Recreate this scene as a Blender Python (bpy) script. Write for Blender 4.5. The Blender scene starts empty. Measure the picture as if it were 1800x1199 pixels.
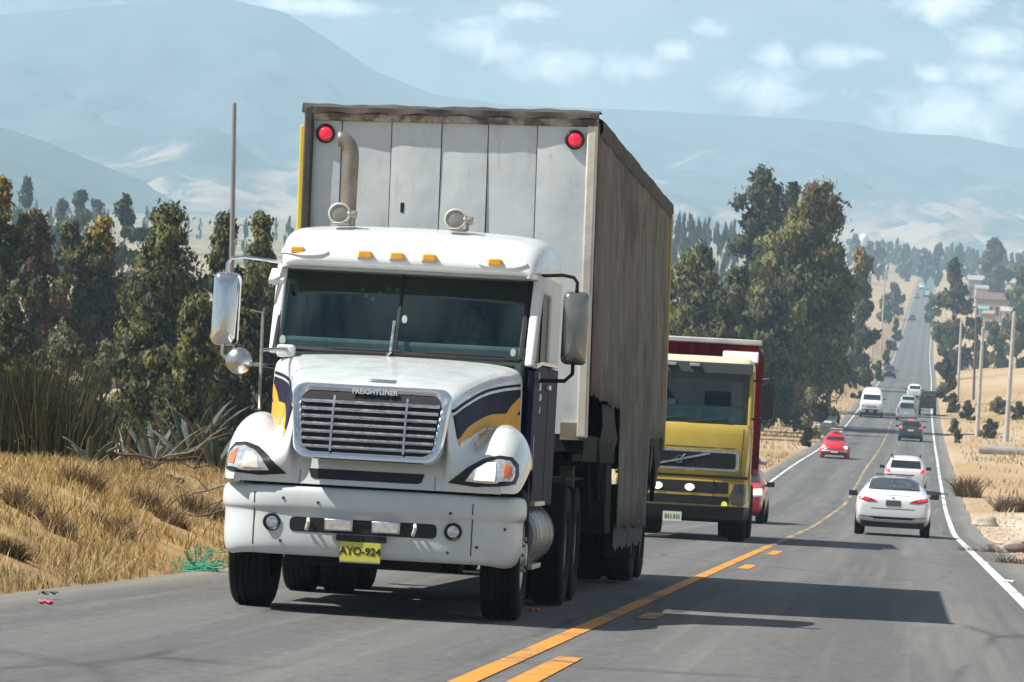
import bpy, bmesh, math, random
import numpy as np
from mathutils import Vector, Matrix
from mathutils.bvhtree import BVHTree
random.seed(7); RNG = np.random.default_rng(11)
SC = bpy.context.scene; COL = SC.collection
R = math.radians; PI = math.pi

# ------------------------------------------------------------------ materials
MATS = {}
def nt_new(name):
    m = bpy.data.materials.new(name); m.use_nodes = True
    nt = m.node_tree; b = nt.nodes['Principled BSDF']
    return m, nt, b
def node(nt, t, **kw):
    n = nt.nodes.new(t)
    for k, v in kw.items():
        if k in n.inputs: n.inputs[k].default_value = v
        else: setattr(n, k, v)
    return n
def ramp(nt, fac, stops):
    n = nt.nodes.new('ShaderNodeValToRGB'); e = n.color_ramp.elements
    while len(e) < len(stops): e.new(0.5)
    for i, (p, c) in enumerate(stops):
        e[i].position = p; e[i].color = (c[0], c[1], c[2], 1) if not isinstance(c, (int, float)) else (c, c, c, 1)
    nt.links.new(fac, n.inputs[0]); return n.outputs[0]
def mixc(nt, fac, a, b, mode='MIX'):
    n = nt.nodes.new('ShaderNodeMix'); n.data_type = 'RGBA'; n.blend_type = mode
    for s, v in ((n.inputs[0], fac), (n.inputs[6], a), (n.inputs[7], b)):
        if hasattr(v, 'links') or isinstance(v, bpy.types.NodeSocket): nt.links.new(v, s)
        elif isinstance(v, (int, float)): s.default_value = v
        else: s.default_value = (v[0], v[1], v[2], 1)
    return n.outputs[2]
def noise(nt, vec, scale, detail=4, rough=.55, dist=0):
    n = node(nt, 'ShaderNodeTexNoise', Scale=scale, Detail=detail, Roughness=rough, Distortion=dist)
    if vec is not None: nt.links.new(vec, n.inputs['Vector'])
    return n.outputs[0]
def coords(nt, kind='Object', scale=None):
    o = nt.nodes.new('ShaderNodeTexCoord').outputs[kind]
    if scale:
        mp = nt.nodes.new('ShaderNodeMapping'); mp.inputs['Scale'].default_value = scale
        nt.links.new(o, mp.inputs[0]); o = mp.outputs[0]
    return o
def bump(nt, b, h, strength=.3, dist=.02):
    n = node(nt, 'ShaderNodeBump', Strength=strength, Distance=dist)
    nt.links.new(h, n.inputs['Height']); nt.links.new(n.outputs[0], b.inputs['Normal'])
def mat(name, col, rough=.5, metal=0., var=.12, scale=6., coat=0., spec=None, bmp=0., dirt=0., dirtcol=(.20,.17,.13), stretch=None, emit=None, estr=0, rvar=.0):
    if name in MATS: return MATS[name]
    m, nt, b = nt_new(name)
    co = coords(nt, 'Object', stretch)
    n = noise(nt, co, scale, 5)
    c = ramp(nt, n, [(.3, [x*(1-var) for x in col]), (.7, [min(1, x*(1+var)) for x in col])])
    if dirt > 0:
        d = noise(nt, co, scale*.45, 8, .68)
        f = ramp(nt, d, [(.46, 0.), (.72, dirt)])
        c = mixc(nt, f, c, dirtcol)
    nt.links.new(c, b.inputs['Base Color'])
    b.inputs['Roughness'].default_value = rough; b.inputs['Metallic'].default_value = metal
    if rvar:
        r = ramp(nt, noise(nt, co, scale*1.7, 6), [(.3, max(0, rough-rvar)), (.7, min(1, rough+rvar))])
        nt.links.new(r, b.inputs['Roughness'])
    b.inputs['Coat Weight'].default_value = coat; b.inputs['Coat Roughness'].default_value = .08
    if spec is not None: b.inputs['Specular IOR Level'].default_value = spec
    if bmp: bump(nt, b, noise(nt, co, scale*5, 6), bmp)
    if emit:
        b.inputs['Emission Color'].default_value = (*emit, 1); b.inputs['Emission Strength'].default_value = estr
    MATS[name] = m; return m
def glass(name, tint=(.12,.2,.2), clear=.5, rough=.02):
    m, nt, b = nt_new(name); nt.nodes.remove(b)
    out = nt.nodes['Material Output']
    tr = node(nt, 'ShaderNodeBsdfTransparent'); tr.inputs[0].default_value = (*[min(1, t+clear) for t in tint], 1)
    gl = node(nt, 'ShaderNodeBsdfGlossy', Roughness=rough); gl.inputs[0].default_value = (.72,.95,.90,1)
    fr = node(nt, 'ShaderNodeFresnel', IOR=1.6)
    mx = nt.nodes.new('ShaderNodeMixShader')
    nt.links.new(fr.outputs[0], mx.inputs[0]); nt.links.new(tr.outputs[0], mx.inputs[1]); nt.links.new(gl.outputs[0], mx.inputs[2])
    nt.links.new(mx.outputs[0], out.inputs[0]); MATS[name] = m; return m

# ------------------------------------------------------------------ objects
def link(name, me, m=None, parent=None, smooth=True, mats=None):
    o = bpy.data.objects.new(name, me); COL.objects.link(o)
    if parent is not None: o.parent = parent
    for mm in (mats or ([m] if m else [])): me.materials.append(mm)
    if smooth: me.polygons.foreach_set('use_smooth', [True]*len(me.polygons))
    return o
def tag(o, label=None, cat=None, group=None, kind=None):
    if label: o['label'] = label
    if cat: o['category'] = cat
    if group: o['group'] = group
    if kind: o['kind'] = kind
    return o
def empty(name, loc=(0,0,0), rot=(0,0,0), label=None, cat=None, group=None):
    o = bpy.data.objects.new(name, None); COL.objects.link(o); o.location = loc; o.rotation_euler = rot
    o.empty_display_size = .3
    return tag(o, label, cat, group)
def mesh_np(name, V, F, m=None, parent=None, mats=None, mi=None, smooth=False, nrm=None):
    me = bpy.data.meshes.new(name); V = np.asarray(V, np.float32); F = np.asarray(F, np.int32)
    k = F.shape[1]; nF = len(F)
    me.vertices.add(len(V)); me.vertices.foreach_set('co', V.ravel())
    me.loops.add(nF*k); me.loops.foreach_set('vertex_index', F.ravel())
    me.polygons.add(nF); me.polygons.foreach_set('loop_start', np.arange(0, nF*k, k, dtype=np.int32))
    if mi is not None: me.polygons.foreach_set('material_index', np.asarray(mi, np.int32))
    me.polygons.foreach_set('use_smooth', np.full(nF, smooth))
    me.update(calc_edges=True)
    if nrm is not None:
        me.polygons.foreach_set('use_smooth', np.full(nF, True)); me.normals_split_custom_set_from_vertices(np.asarray(nrm, np.float32).tolist())
    return link(name, me, m, parent, False, mats)
class MB:
    def __init__(s): s.v = []; s.f = []
    def add(s, V, F):
        k = len(s.v); s.v += [tuple(p) for p in V]; s.f += [tuple(i+k for i in f) for f in F]; return s
    def box(s, x0, x1, y0, y1, z0, z1):
        V = [(x,y,z) for x in (x0,x1) for y in (y0,y1) for z in (z0,z1)]
        return s.add(V, [(0,1,3,2),(4,6,7,5),(0,4,5,1),(2,3,7,6),(0,2,6,4),(1,5,7,3)])
    def obox(s, c, size, rot=(0,0,0)):
        from mathutils import Euler
        M = Euler(rot).to_matrix(); a,b,d = [q/2 for q in size]
        V = [Vector(c)+M@Vector((x,y,z)) for x in (-a,a) for y in (-b,b) for z in (-d,d)]
        return s.add(V, [(0,1,3,2),(4,6,7,5),(0,4,5,1),(2,3,7,6),(0,2,6,4),(1,5,7,3)])
    def tube(s, pts, rad, n=8, cap=True):
        pts = [Vector(p) for p in pts]; N = len(pts)
        rad = rad if isinstance(rad, (list, tuple)) else [rad]*N
        V = []; F = []; prev = None
        for i, p in enumerate(pts):
            t = (pts[min(i+1,N-1)]-pts[max(i-1,0)]).normalized()
            if prev is None:
                a = Vector((0,0,1)) if abs(t.z) < .9 else Vector((1,0,0))
                u = t.cross(a).normalized()
            else: u = (prev - t*prev.dot(t)).normalized()
            prev = u; w = t.cross(u)
            V += [p+(u*math.cos(2*PI*j/n)+w*math.sin(2*PI*j/n))*rad[i] for j in range(n)]
        for i in range(N-1):
            for j in range(n): F.append((i*n+j, i*n+(j+1)%n, (i+1)*n+(j+1)%n, (i+1)*n+j))
        if cap: F += [tuple(range(n-1,-1,-1)), tuple(range((N-1)*n, N*n))]
        return s.add(V, F)
    def lathe(s, prof, c=(0,0,0), axis='x', n=24):
        V = []; F = []; N = len(prof)
        for j in range(n):
            a = 2*PI*j/n
            for h, r in prof:
                p = {'x': (h, r*math.cos(a), r*math.sin(a)), 'y': (r*math.cos(a), h, r*math.sin(a)), 'z': (r*math.cos(a), r*math.sin(a), h)}[axis]
                V.append((p[0]+c[0], p[1]+c[1], p[2]+c[2]))
        for j in range(n):
            for i in range(N-1): F.append((j*N+i, j*N+i+1, ((j+1)%n)*N+i+1, ((j+1)%n)*N+i))
        return s.add(V, F)
    def prism(s, poly, a, b, axis='x'):
        n = len(poly)
        mk = {'x': lambda p, t: (t, p[0], p[1]), 'y': lambda p, t: (p[0], t, p[1]), 'z': lambda p, t: (p[0], p[1], t)}[axis]
        V = [mk(p, a) for p in poly]+[mk(p, b) for p in poly]
        F = [tuple(range(n)), tuple(range(2*n-1, n-1, -1))]+[(i, i+n, (i+1)%n+n, (i+1)%n) for i in range(n)]
        return s.add(V, F)
    def loft(s, rings, closed=False, caps=False):
        n = len(rings[0]); V = [p for r in rings for p in r]; F = []
        for i in range(len(rings)-1):
            for j in range(n if closed else n-1):
                F.append((i*n+j, i*n+(j+1)%n, (i+1)*n+(j+1)%n, (i+1)*n+j))
        if caps: F += [tuple(range(n-1,-1,-1)), tuple(range((len(rings)-1)*n, len(rings)*n))]
        return s.add(V, F)
    def build(s, name, m, parent=None, smooth=True, bevel=0., seg=2, sub=0, solid=0., auto=True):
        me = bpy.data.meshes.new(name); me.from_pydata(s.v, [], s.f)
        bm = bmesh.new(); bm.from_mesh(me); bmesh.ops.recalc_face_normals(bm, faces=bm.faces); bm.to_mesh(me); bm.free()
        o = link(name, me, m, parent, smooth)
        if solid:
            d = o.modifiers.new('solid', 'SOLIDIFY'); d.thickness = solid; d.offset = -1
        if bevel:
            d = o.modifiers.new('bevel', 'BEVEL'); d.width = bevel; d.segments = seg; d.limit_method = 'ANGLE'; d.angle_limit = R(35)
        if sub:
            d = o.modifiers.new('sub', 'SUBSURF'); d.levels = sub; d.render_levels = sub
        if smooth and not sub and auto:
            try:
                me.set_sharp_from_angle(angle=R(40))
            except Exception: pass
        return o
def rrect(x0, x1, z0, z1, r, n=4):
    P = []
    for cx, cz, a0 in ((x1-r,z1-r,0),(x0+r,z1-r,90),(x0+r,z0+r,180),(x1-r,z0+r,270)):
        for i in range(n+1):
            a = R(a0+90*i/n); P.append((cx+r*math.cos(a), cz+r*math.sin(a)))
    return P
def bvh_of(o):
    dg = bpy.context.evaluated_depsgraph_get(); dg.update()
    e = o.evaluated_get(dg); me = e.to_mesh()
    t = BVHTree.FromPolygons([v.co.copy() for v in me.vertices], [tuple(p.vertices) for p in me.polygons]); e.to_mesh_clear(); return t
def decal(name, bvh, poly, axis, start, sign, m, parent, off=.006, cuts=3, smooth=True, sfn=None):
    """a thin skin of its own thickness laid on a curved body: 2D outline projected along an axis onto the surface"""
    bm = bmesh.new()
    vs = [bm.verts.new((p[0], p[1], 0)) for p in poly]; f = bm.faces.new(vs)
    bmesh.ops.triangulate(bm, faces=[f])
    for _ in range(cuts):
        mx = max((e.calc_length() for e in bm.edges), default=0)
        if len(bm.faces) > 900: break
        bmesh.ops.subdivide_edges(bm, edges=[e for e in bm.edges if e.calc_length() > mx*.45], cuts=1)
        bmesh.ops.triangulate(bm, faces=[g for g in bm.faces if len(g.verts) > 3])
    dead = []
    for v in bm.verts:
        a, b = v.co.x, v.co.y
        if axis == 'y': o, d = Vector((a, start, b)), Vector((0, sign, 0))
        elif axis == 'x': o, d = Vector((sfn(a)*-sign if sfn else start, a, b)), Vector((sign, 0, 0))
        else: o, d = Vector((a, b, start)), Vector((0, 0, sign))
        h = bvh.ray_cast(o, d)
        if h[0] is None: dead.append(v); continue
        nn = h[1] if h[1].dot(d) < 0 else -h[1]
        v.co = h[0] + nn*off
    if dead: bmesh.ops.delete(bm, geom=dead, context='VERTS')
    if not bm.faces: bm.free(); return None
    for g in bm.faces:
        g.normal_update()
        ax = {'x': g.normal.x, 'y': g.normal.y, 'z': g.normal.z}[axis]
        if ax*sign > 0: g.normal_flip()
    be = [e for e in bm.edges if e.is_boundary]
    r = bmesh.ops.extrude_edge_only(bm, edges=be)
    d = Vector((sign if axis == 'x' else 0, sign if axis == 'y' else 0, sign if axis == 'z' else 0))*(off+.004)
    for v in [q for q in r['geom'] if isinstance(q, bmesh.types.BMVert)]: v.co += d
    me = bpy.data.meshes.new(name); bm.to_mesh(me); bm.free()
    o = link(name, me, m, parent, smooth)
    me.set_sharp_from_angle(angle=R(50))
    return o
def copy_tree(o, parent=None):
    c = o.copy(); COL.objects.link(c)
    if parent is not None: c.parent = parent
    for ch in list(o.children): copy_tree(ch, c)
    return c
def text_obj(name, s, size, m, parent, loc, rot, depth=.003, align='CENTER'):
    cu = bpy.data.curves.new(name, 'FONT'); cu.body = s; cu.size = size; cu.extrude = depth; cu.align_x = align; cu.align_y = 'CENTER'; cu.offset = size*.02
    tmp = bpy.data.objects.new('t', cu); COL.objects.link(tmp)
    dg = bpy.context.evaluated_depsgraph_get(); me = bpy.data.meshes.new_from_object(tmp.evaluated_get(dg))
    bpy.data.objects.remove(tmp); me.materials.clear()
    o = link(name, me, m, parent, False); o.location = loc; o.rotation_euler = rot
    return o

# ------------------------------------------------------------------ the road's frame: camera at the origin, +Y along the road
F_PX = 6400.; ROLL = R(2.9); PITCH = R(1.5395); YAW = R(6.2136); GR = .061026
_cy,_sy,_cp,_sp = math.cos(YAW),math.sin(YAW),math.cos(PITCH),math.sin(PITCH)
FWD = np.array([-_sy*_cp,_cy*_cp,-_sp]); RGT = np.array([_cy,_sy,0.]); UPV = np.cross(RGT,FWD)
def ray(px, py):
    dx, dy = px-900., py-599.5; c, s = math.cos(ROLL), math.sin(ROLL)
    a, b = dx*c+dy*s, -dx*s+dy*c
    return FWD+RGT*a/F_PX-UPV*b/F_PX
def at(px, py, Y):
    r = ray(px, py); return r*(Y/r[1])
PXM = lambda Y: F_PX/Y
_KY = [0,95,134,181,216,260,293,343,450,551,660,773,1000,1288,1750,2315,3000,6000]
_KZ = [-1.19,-1.19-GR*95,-8.97,-10.33,-11.47,-12.87,-13.62,-14.5,-16.0,-17.4,-18.9,-19.6,-17.2,-12.4,-8.2,-5.0,2,30]
_KX = [-2.27,-2.2,-1.97,-1.8,-1.6,-1.4,-1.27,-1.1,-.55,.05,.5,.85,2.4,4.1,7.2,10.4,14,30]
def _sm(K, V, y):
    y = np.asarray(y, float); out = 0
    for w, d in ((.2,-.06),(.2,-.03),(.2,0),(.2,.03),(.2,.06)):
        out = out + w*np.interp(y*(1+np.where(y > 80, d, 0)), K, V)
    return out
def road_z(y): return np.where(np.asarray(y) < 0, -1.19-GR*np.asarray(y, float), _sm(_KY, _KZ, y))
def road_x(y): return _sm(_KY, _KX, y)
def sst(a, b, t):
    t = np.clip((np.asarray(t, float)-a)/(b-a), 0, 1); return t*t*(3-2*t)
_wn = [(RNG.uniform(0, 2*PI), RNG.uniform(.6, 1.6), RNG.uniform(0, 2*PI)) for _ in range(14)]
def fbm(x, y, L, n=6):
    s = 0; a = 1.
    for i in range(n):
        th, k, ph = _wn[i]; q = 2*PI*k/L*(1.7**i)*.5
        s = s + a*np.sin(q*(x*math.cos(th)+y*math.sin(th))+ph+1.3*np.sin(q*.7*(x*math.sin(th)-y*math.cos(th))+ph*2)); a *= .62
    return s/2.2
def ground_z(x, y):
    x = np.asarray(x, float); y = np.asarray(y, float)
    rz = road_z(y); d = x-road_x(y)
    base = rz-.03
    # left: roadside bank, then the lower plain
    l = -d-4.38
    plain = np.interp(y, [-200,0,44,100,200,300,600,1000,1600,2500,4000,6000], [0,-1.3,-3.4,-6,-9,-9.8,-11.5,-12,-6,3,22,40])
    bank = np.interp(l, [0,.25,.6,1.6,2.6,3.3,4.6,8,11], [0,.06,.2,.55,.84,.88,.75,.2,0])*sst(95,68,y)
    bank = bank+np.interp(l, [0,1,4,8,20,40], [0,.05,1.5,2.2,1.8,0])*sst(330,520,y)*sst(1500,900,y)
    bank = bank+fbm(x, y, 3.2)*.07*sst(.3,1.2,l)*sst(160,60,y)
    fl = sst(6, 32, l)
    left = (base+bank)*(1-fl)+(plain+fbm(x,y,160)*.5)*fl
    r = d-4.4
    rise = np.interp(r, [0,.3,1,4,9,16,40,90], [0,.02,.05,.12,.25,.5,.9,1.5])
    rise = rise+np.interp(r, [0,3,8,20,60], [0,.1,.7,2.4,6])*sst(240,330,y)*sst(1300,700,y)
    rise = rise+.5*np.exp(-((y-190)/26)**2)*sst(3,6,r)+.25*np.exp(-((y-66)/9)**2)*sst(.4,1.4,r)
    rise = rise+fbm(x, y, 5)*.05*sst(.3,1.2,r)
    pr = np.interp(y, [0,400,900,1300,2000,3000,4000,6000], [-3,-12,-13,-9,-4,8,25,45])
    fr = sst(30, 160, r)*sst(300,900,y)
    right = (base+rise)*(1-fr)+pr*fr
    z = np.where(l > 0, left, np.where(r > 0, right, base-.12))
    return z
# ------------------------------------------------------------------ camera, sun, sky, air
cam = bpy.data.cameras.new('camera'); camo = bpy.data.objects.new('camera', cam); COL.objects.link(camo)
cam.sensor_width = 36; cam.lens = F_PX/1800*36; cam.clip_start = .5; cam.clip_end = 30000
camo.rotation_mode = 'QUATERNION'
M3 = Matrix((RGT, UPV, -FWD)).transposed()
camo.rotation_quaternion = (M3 @ Matrix.Rotation(ROLL, 3, 'Z')).to_quaternion()
cam.dof.use_dof = True; cam.dof.focus_distance = 31; cam.dof.aperture_fstop = 16
SC.camera = camo
SUNV = Vector((-.60, -.145, .79)).normalized()
EL = math.asin(SUNV.z)
su = bpy.data.lights.new('sun', 'SUN'); su.energy = 5.0; su.angle = R(.53); su.color = (1, .955, .88)
suo = bpy.data.objects.new('sun', su); COL.objects.link(suo); suo.rotation_euler = SUNV.to_track_quat('Z', 'Y').to_euler()
w = bpy.data.worlds.new('World'); SC.world = w; w.use_nodes = True; nt = w.node_tree
bg = nt.nodes['Background']
sky = nt.nodes.new('ShaderNodeTexSky'); sky.sky_type = 'NISHITA'; sky.sun_disc = False; sky.sun_elevation = EL
sky.sun_rotation = math.atan2(SUNV.x, SUNV.y); sky.altitude = 3300; sky.air_density = 1.1; sky.dust_density = 1.2; sky.ozone_density = 1.0
bg.inputs[1].default_value = .043
# small fair-weather clouds: soft puffs in fixed directions of the sky, broken up by noise
tc = nt.nodes.new('ShaderNodeTexCoord').outputs['Generated']
sp = nt.nodes.new('ShaderNodeSeparateXYZ'); nt.links.new(tc, sp.inputs[0])
def mth(op, a, b=None, clamp=False):
    n = nt.nodes.new('ShaderNodeMath'); n.operation = op; n.use_clamp = clamp
    for i, v in enumerate((a, b)):
        if v is None: continue
        if isinstance(v, (int, float)): n.inputs[i].default_value = v
        else: nt.links.new(v, n.inputs[i])
    return n.outputs[0]
az = mth('ARCTAN2', sp.outputs[0], sp.outputs[1]); el = mth('ARCSINE', sp.outputs[2])
PUFF = [(835,62,70,34),(890,90,60,26),(985,115,95,36),(1100,118,75,30),(1190,85,45,22),(1250,52,44,18),(1350,98,40,22),(1335,155,80,36),(1470,98,52,22),(1520,95,36,14),(1650,10,80,30),(1750,78,72,34),(1640,128,30,18),(1735,130,70,26),(1790,155,60,40),(1660,200,110,50),(560,12,130,18),(940,20,60,20)]
tot = None
for px, py, rx, ry in PUFF:
    r = ray(px, py); r = r/np.linalg.norm(r); a0, e0 = math.atan2(r[0], r[1]), math.asin(r[2])
    da = mth('MULTIPLY', mth('SUBTRACT', az, a0), F_PX/rx); de = mth('MULTIPLY', mth('SUBTRACT', el, e0), F_PX/ry)
    g = mth('EXPONENT', mth('MULTIPLY', mth('ADD', mth('MULTIPLY', da, da), mth('MULTIPLY', de, de)), -.9))
    tot = g if tot is None else mth('MAXIMUM', tot, g)
mp = nt.nodes.new('ShaderNodeMapping'); mp.inputs['Scale'].default_value = (1, 1, 1.5); nt.links.new(tc, mp.inputs[0])
cn = noise(nt, mp.outputs[0], 70, 12, .68, .8)
cl = mth('ADD', tot, mth('MULTIPLY', mth('SUBTRACT', cn, .5), 2.0))
cf = ramp(nt, cl, [(.22, 0.), (1.3, .85)])
wide = ramp(nt, noise(nt, mp.outputs[0], 16, 6, .6), [(.42, 0.), (.75, .28)])
cf2 = mth('MAXIMUM', cf, wide)
hor = mth('GREATER_THAN', el, 0.0)
cf3 = mth('MULTIPLY', cf2, hor)
skyt = mixc(nt, 1.0, sky.outputs[0], (1.0,1.07,.97), 'MULTIPLY')
csky = mixc(nt, cf3, skyt, (38.0, 37.5, 38.0))
nt.links.new(csky, bg.inputs[0])
SC.view_settings.view_transform = 'Standard'; SC.view_settings.look = 'None'; SC.view_settings.exposure = 0.58; SC.view_settings.gamma = 1
try:
    SC.cycles.use_denoising = True; SC.cycles.denoiser = 'OPENIMAGEDENOISE'
    SC.cycles.max_bounces = 6; SC.cycles.diffuse_bounces = 3; SC.cycles.glossy_bounces = 3; SC.cycles.volume_bounces = 1; SC.cycles.transparent_max_bounces = 12
    SC.cycles.caustics_reflective = False; SC.cycles.caustics_refractive = False; SC.cycles.sample_clamp_indirect = 6
    SC.cycles.use_adaptive_sampling = True; SC.cycles.adaptive_threshold = .015
    SC.render.use_persistent_data = False
except Exception: pass
HAZE = .00029
hm = bpy.data.materials.new('haze'); hm.use_nodes = True; hn = hm.node_tree
for q in list(hn.nodes):
    if q.type == 'BSDF_PRINCIPLED': hn.nodes.remove(q)
pv = hn.nodes.new('ShaderNodeVolumePrincipled'); pv.inputs['Color'].default_value = (.54, .785, 1.0, 1); pv.inputs['Density'].default_value = HAZE; pv.inputs['Anisotropy'].default_value = .0
hn.links.new(pv.outputs[0], hn.nodes['Material Output'].inputs['Volume'])
hz = MB().box(-2600, 1600, -160, 6400, -40, 372).build('haze', hm, None, False); tag(hz, kind='stuff')
hz.display_type = 'WIRE'

# ------------------------------------------------------------------ ground
def grid_mesh(name, xs_fn, ys, m, uv=None, zf=None):
    rows = [xs_fn(y) for y in ys]; n = len(rows[0])
    X = np.array(rows); Y = np.repeat(np.array(ys)[:, None], n, 1); Z = zf(X, Y)
    V = np.stack([X, Y, Z], -1).reshape(-1, 3); k = len(ys)
    i, j = np.meshgrid(np.arange(k-1), np.arange(n-1), indexing='ij'); a = (i*n+j).ravel()
    F = np.stack([a, a+1, a+n+1, a+n], 1)
    o = mesh_np(name, V, F, m, smooth=True)
    return o, X, Y, Z, F
m, nt, b = nt_new('dry_ground'); co = coords(nt, 'Object')
at_ = nt.nodes.new('ShaderNodeAttribute'); at_.attribute_name = 'zone'
sz = nt.nodes.new('ShaderNodeSeparateColor'); nt.links.new(at_.outputs[0], sz.inputs[0])
fine = noise(nt, co, 2.2, 8, .65); med = noise(nt, co, .35, 6, .6); big = noise(nt, co, .012, 6, .6)
grass = ramp(nt, fine, [(.28, (.13,.09,.05)), (.48, (.38,.265,.13)), (.72, (.56,.42,.22))])
grass = mixc(nt, ramp(nt, med, [(.42, 0.), (.6, .6)]), grass, (.36,.22,.12))
dirt = ramp(nt, fine, [(.3, (.36,.26,.17)), (.7, (.58,.46,.33))])
pale = ramp(nt, fine, [(.3, (.62,.57,.47)), (.7, (.86,.81,.70))])
fld = ramp(nt, big, [(.34, (.30,.24,.16)), (.45, (.42,.33,.22)), (.5, (.10,.12,.05)), (.56, (.38,.29,.18)), (.68, (.16,.16,.07))])
c = mixc(nt, sz.outputs[0], dirt, grass); c = mixc(nt, sz.outputs[1], c, pale); c = mixc(nt, sz.outputs[2], c, fld)
nt.links.new(c, b.inputs['Base Color']); b.inputs['Roughness'].default_value = .95; b.inputs['Specular IOR Level'].default_value = .1
bump(nt, b, fine, .5, .06); M_GROUND = m
ys = np.concatenate([np.arange(-60, 12, 6), np.arange(12, 80, .8), np.geomspace(80, 6300, 190)])
lat = np.concatenate([-np.geomspace(2100, 14, 46), -np.arange(13.6, 4.36, -.3), [-4.38, -4.3, -2, 0, 2, 4.3, 4.42], np.arange(4.7, 16, .45), np.geomspace(16.5, 1300, 40)])
ground, GX, GY, GZ, GF = grid_mesh('ground', lambda y: lat+road_x(y), ys, M_GROUND, zf=ground_z)
tag(ground, kind='structure')
d = GX-road_x(GY); l = -d-4.38; r = d-4.4
zg = np.clip(.55+.6*fbm(GX, GY, 40), 0, 1)
zg = np.where((l > 0.05) & (GY < 110), .96, zg); zg = np.where((r > 0) & (GY < 130), .25*sst(1, 8, r)+.25*np.clip(fbm(GX,GY,9),0,1), zg)
zp = np.where((r > .0), 1.3*np.exp(-((GY-100)/24)**2)*sst(.3, 2.2, r)*sst(40, 22, r), 0)*np.clip(.85+.4*fbm(GX, GY, 14), 0, 1)
zp = np.maximum(zp, np.where((l > 0) & (GY > 85), .55*np.exp(-((GY-135)/40)**2)*sst(9, 4, l), 0))
zf_ = np.clip(sst(90, 420, GY)*sst(25, 80, np.abs(d)), 0, 1)
col = np.stack([zg, zp, zf_, np.ones_like(zg)], -1).reshape(-1, 4).astype(np.float32)
ca = ground.data.color_attributes.new('zone', 'FLOAT_COLOR', 'POINT'); ca.data.foreach_set('color', col.ravel())

# ------------------------------------------------------------------ asphalt and its markings
m, nt, b = nt_new('asphalt'); uv = nt.nodes.new('ShaderNodeUVMap').outputs[0]
su_ = nt.nodes.new('ShaderNodeSeparateXYZ'); nt.links.new(uv, su_.inputs[0])
def mapu(sx, sy):
    n = nt.nodes.new('ShaderNodeMapping'); n.inputs['Scale'].default_value = (sx, sy, 1); nt.links.new(uv, n.inputs[0]); return n.outputs[0]
agg = noise(nt, mapu(1, 1), 26, 8, .75); pat = noise(nt, mapu(1, .16), .9, 6, .65); streak = noise(nt, mapu(2.2, .03), 1.6, 6, .6); blot = noise(nt, mapu(1, .4), .35, 5, .6)
spk = noise(nt, mapu(1, .35), 11, 6, .8); c = ramp(nt, agg, [(.3, (.105,.105,.104)), (.55, (.148,.147,.143)), (.75, (.195,.191,.184))]); c = mixc(nt, ramp(nt, spk, [(.40, .55), (.5, 0.)]), c, (.075,.075,.076)); c = mixc(nt, ramp(nt, spk, [(.56, 0.), (.68, .55)]), c, (.235,.23,.22))
mot = noise(nt, mapu(1, .22), 5., 8, .75); c = mixc(nt, ramp(nt, mot, [(.36, .5), (.5, 0.)]), c, (.11,.112,.11)); c = mixc(nt, ramp(nt, mot, [(.56, 0.), (.72, .45)]), c, (.25,.248,.235))
c = mixc(nt, ramp(nt, pat, [(.35, .55), (.5, 0.)]), c, (.10,.10,.10))
c = mixc(nt, ramp(nt, streak, [(.5, 0.), (.72, .5)]), c, (.255,.248,.235))
c = mixc(nt, ramp(nt, blot, [(.5, 0.), (.62, .4)]), c, (.115,.118,.12))
def tri(c0, wd):
    a = mth2('ABSOLUTE', mth2('SUBTRACT', su_.outputs[0], c0)); return mth2('SUBTRACT', 1., mth2('DIVIDE', a, wd), True)
def mth2(op, a, b_=None, clamp=False):
    n = nt.nodes.new('ShaderNodeMath'); n.operation = op; n.use_clamp = clamp
    for i, v in enumerate((a, b_)):
        if v is None: continue
        if isinstance(v, (int, float)): n.inputs[i].default_value = v
        else: nt.links.new(v, n.inputs[i])
    return n.outputs[0]
trk = None
for c0 in (-2.75, -.95, 1.0, 2.75):
    t = tri(c0, .55); trk = t if trk is None else mth2('MAXIMUM', trk, t)
c = mixc(nt, mth2('MULTIPLY', trk, .28), c, (.235,.23,.22))
oil = None
for c0 in (-1.85, 1.9):
    t = tri(c0, .5); oil = t if oil is None else mth2('MAXIMUM', oil, t)
c = mixc(nt, mth2('MULTIPLY', oil, .35), c, (.105,.105,.108))
edge = ramp(nt, mth2('ABSOLUTE', su_.outputs[0]), [(.0, 0.), (.5, 0.)])
ed = mth2('MULTIPLY', mth2('SUBTRACT', mth2('ABSOLUTE', su_.outputs[0]), 3.7), 1.1, True)
c = mixc(nt, mth2('MULTIPLY', ed, mth2('ADD', pat, .25)), c, (.30,.28,.25))
vor = node(nt, 'ShaderNodeTexVoronoi', Scale=.32); vor.feature = 'DISTANCE_TO_EDGE'
wob = nt.nodes.new('ShaderNodeMixRGB'); wob.inputs[0].default_value = .12
nz = node(nt, 'ShaderNodeTexNoise', Scale=1.3, Detail=4.); nt.links.new(mapu(1, .5), nz.inputs[0]); nt.links.new(mapu(1, .28), wob.inputs[1]); nt.links.new(nz.outputs[1], wob.inputs[2]); nt.links.new(wob.outputs[0], vor.inputs[0])
crk = ramp(nt, vor.outputs[0], [(.0, 1.), (.018, 0.)])
c = mixc(nt, mth2('MULTIPLY', crk, ramp(nt, blot, [(.45, 0.), (.6, .75)])), c, (.045,.045,.047))
nt.links.new(c, b.inputs['Base Color']); b.inputs['Roughness'].default_value = .82; b.inputs['Specular IOR Level'].default_value = .25
bump(nt, b, agg, .55, .012); M_ROAD = m
rys = np.concatenate([np.arange(-60, 90, 2.), np.geomspace(90, 2700, 160)])
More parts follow.
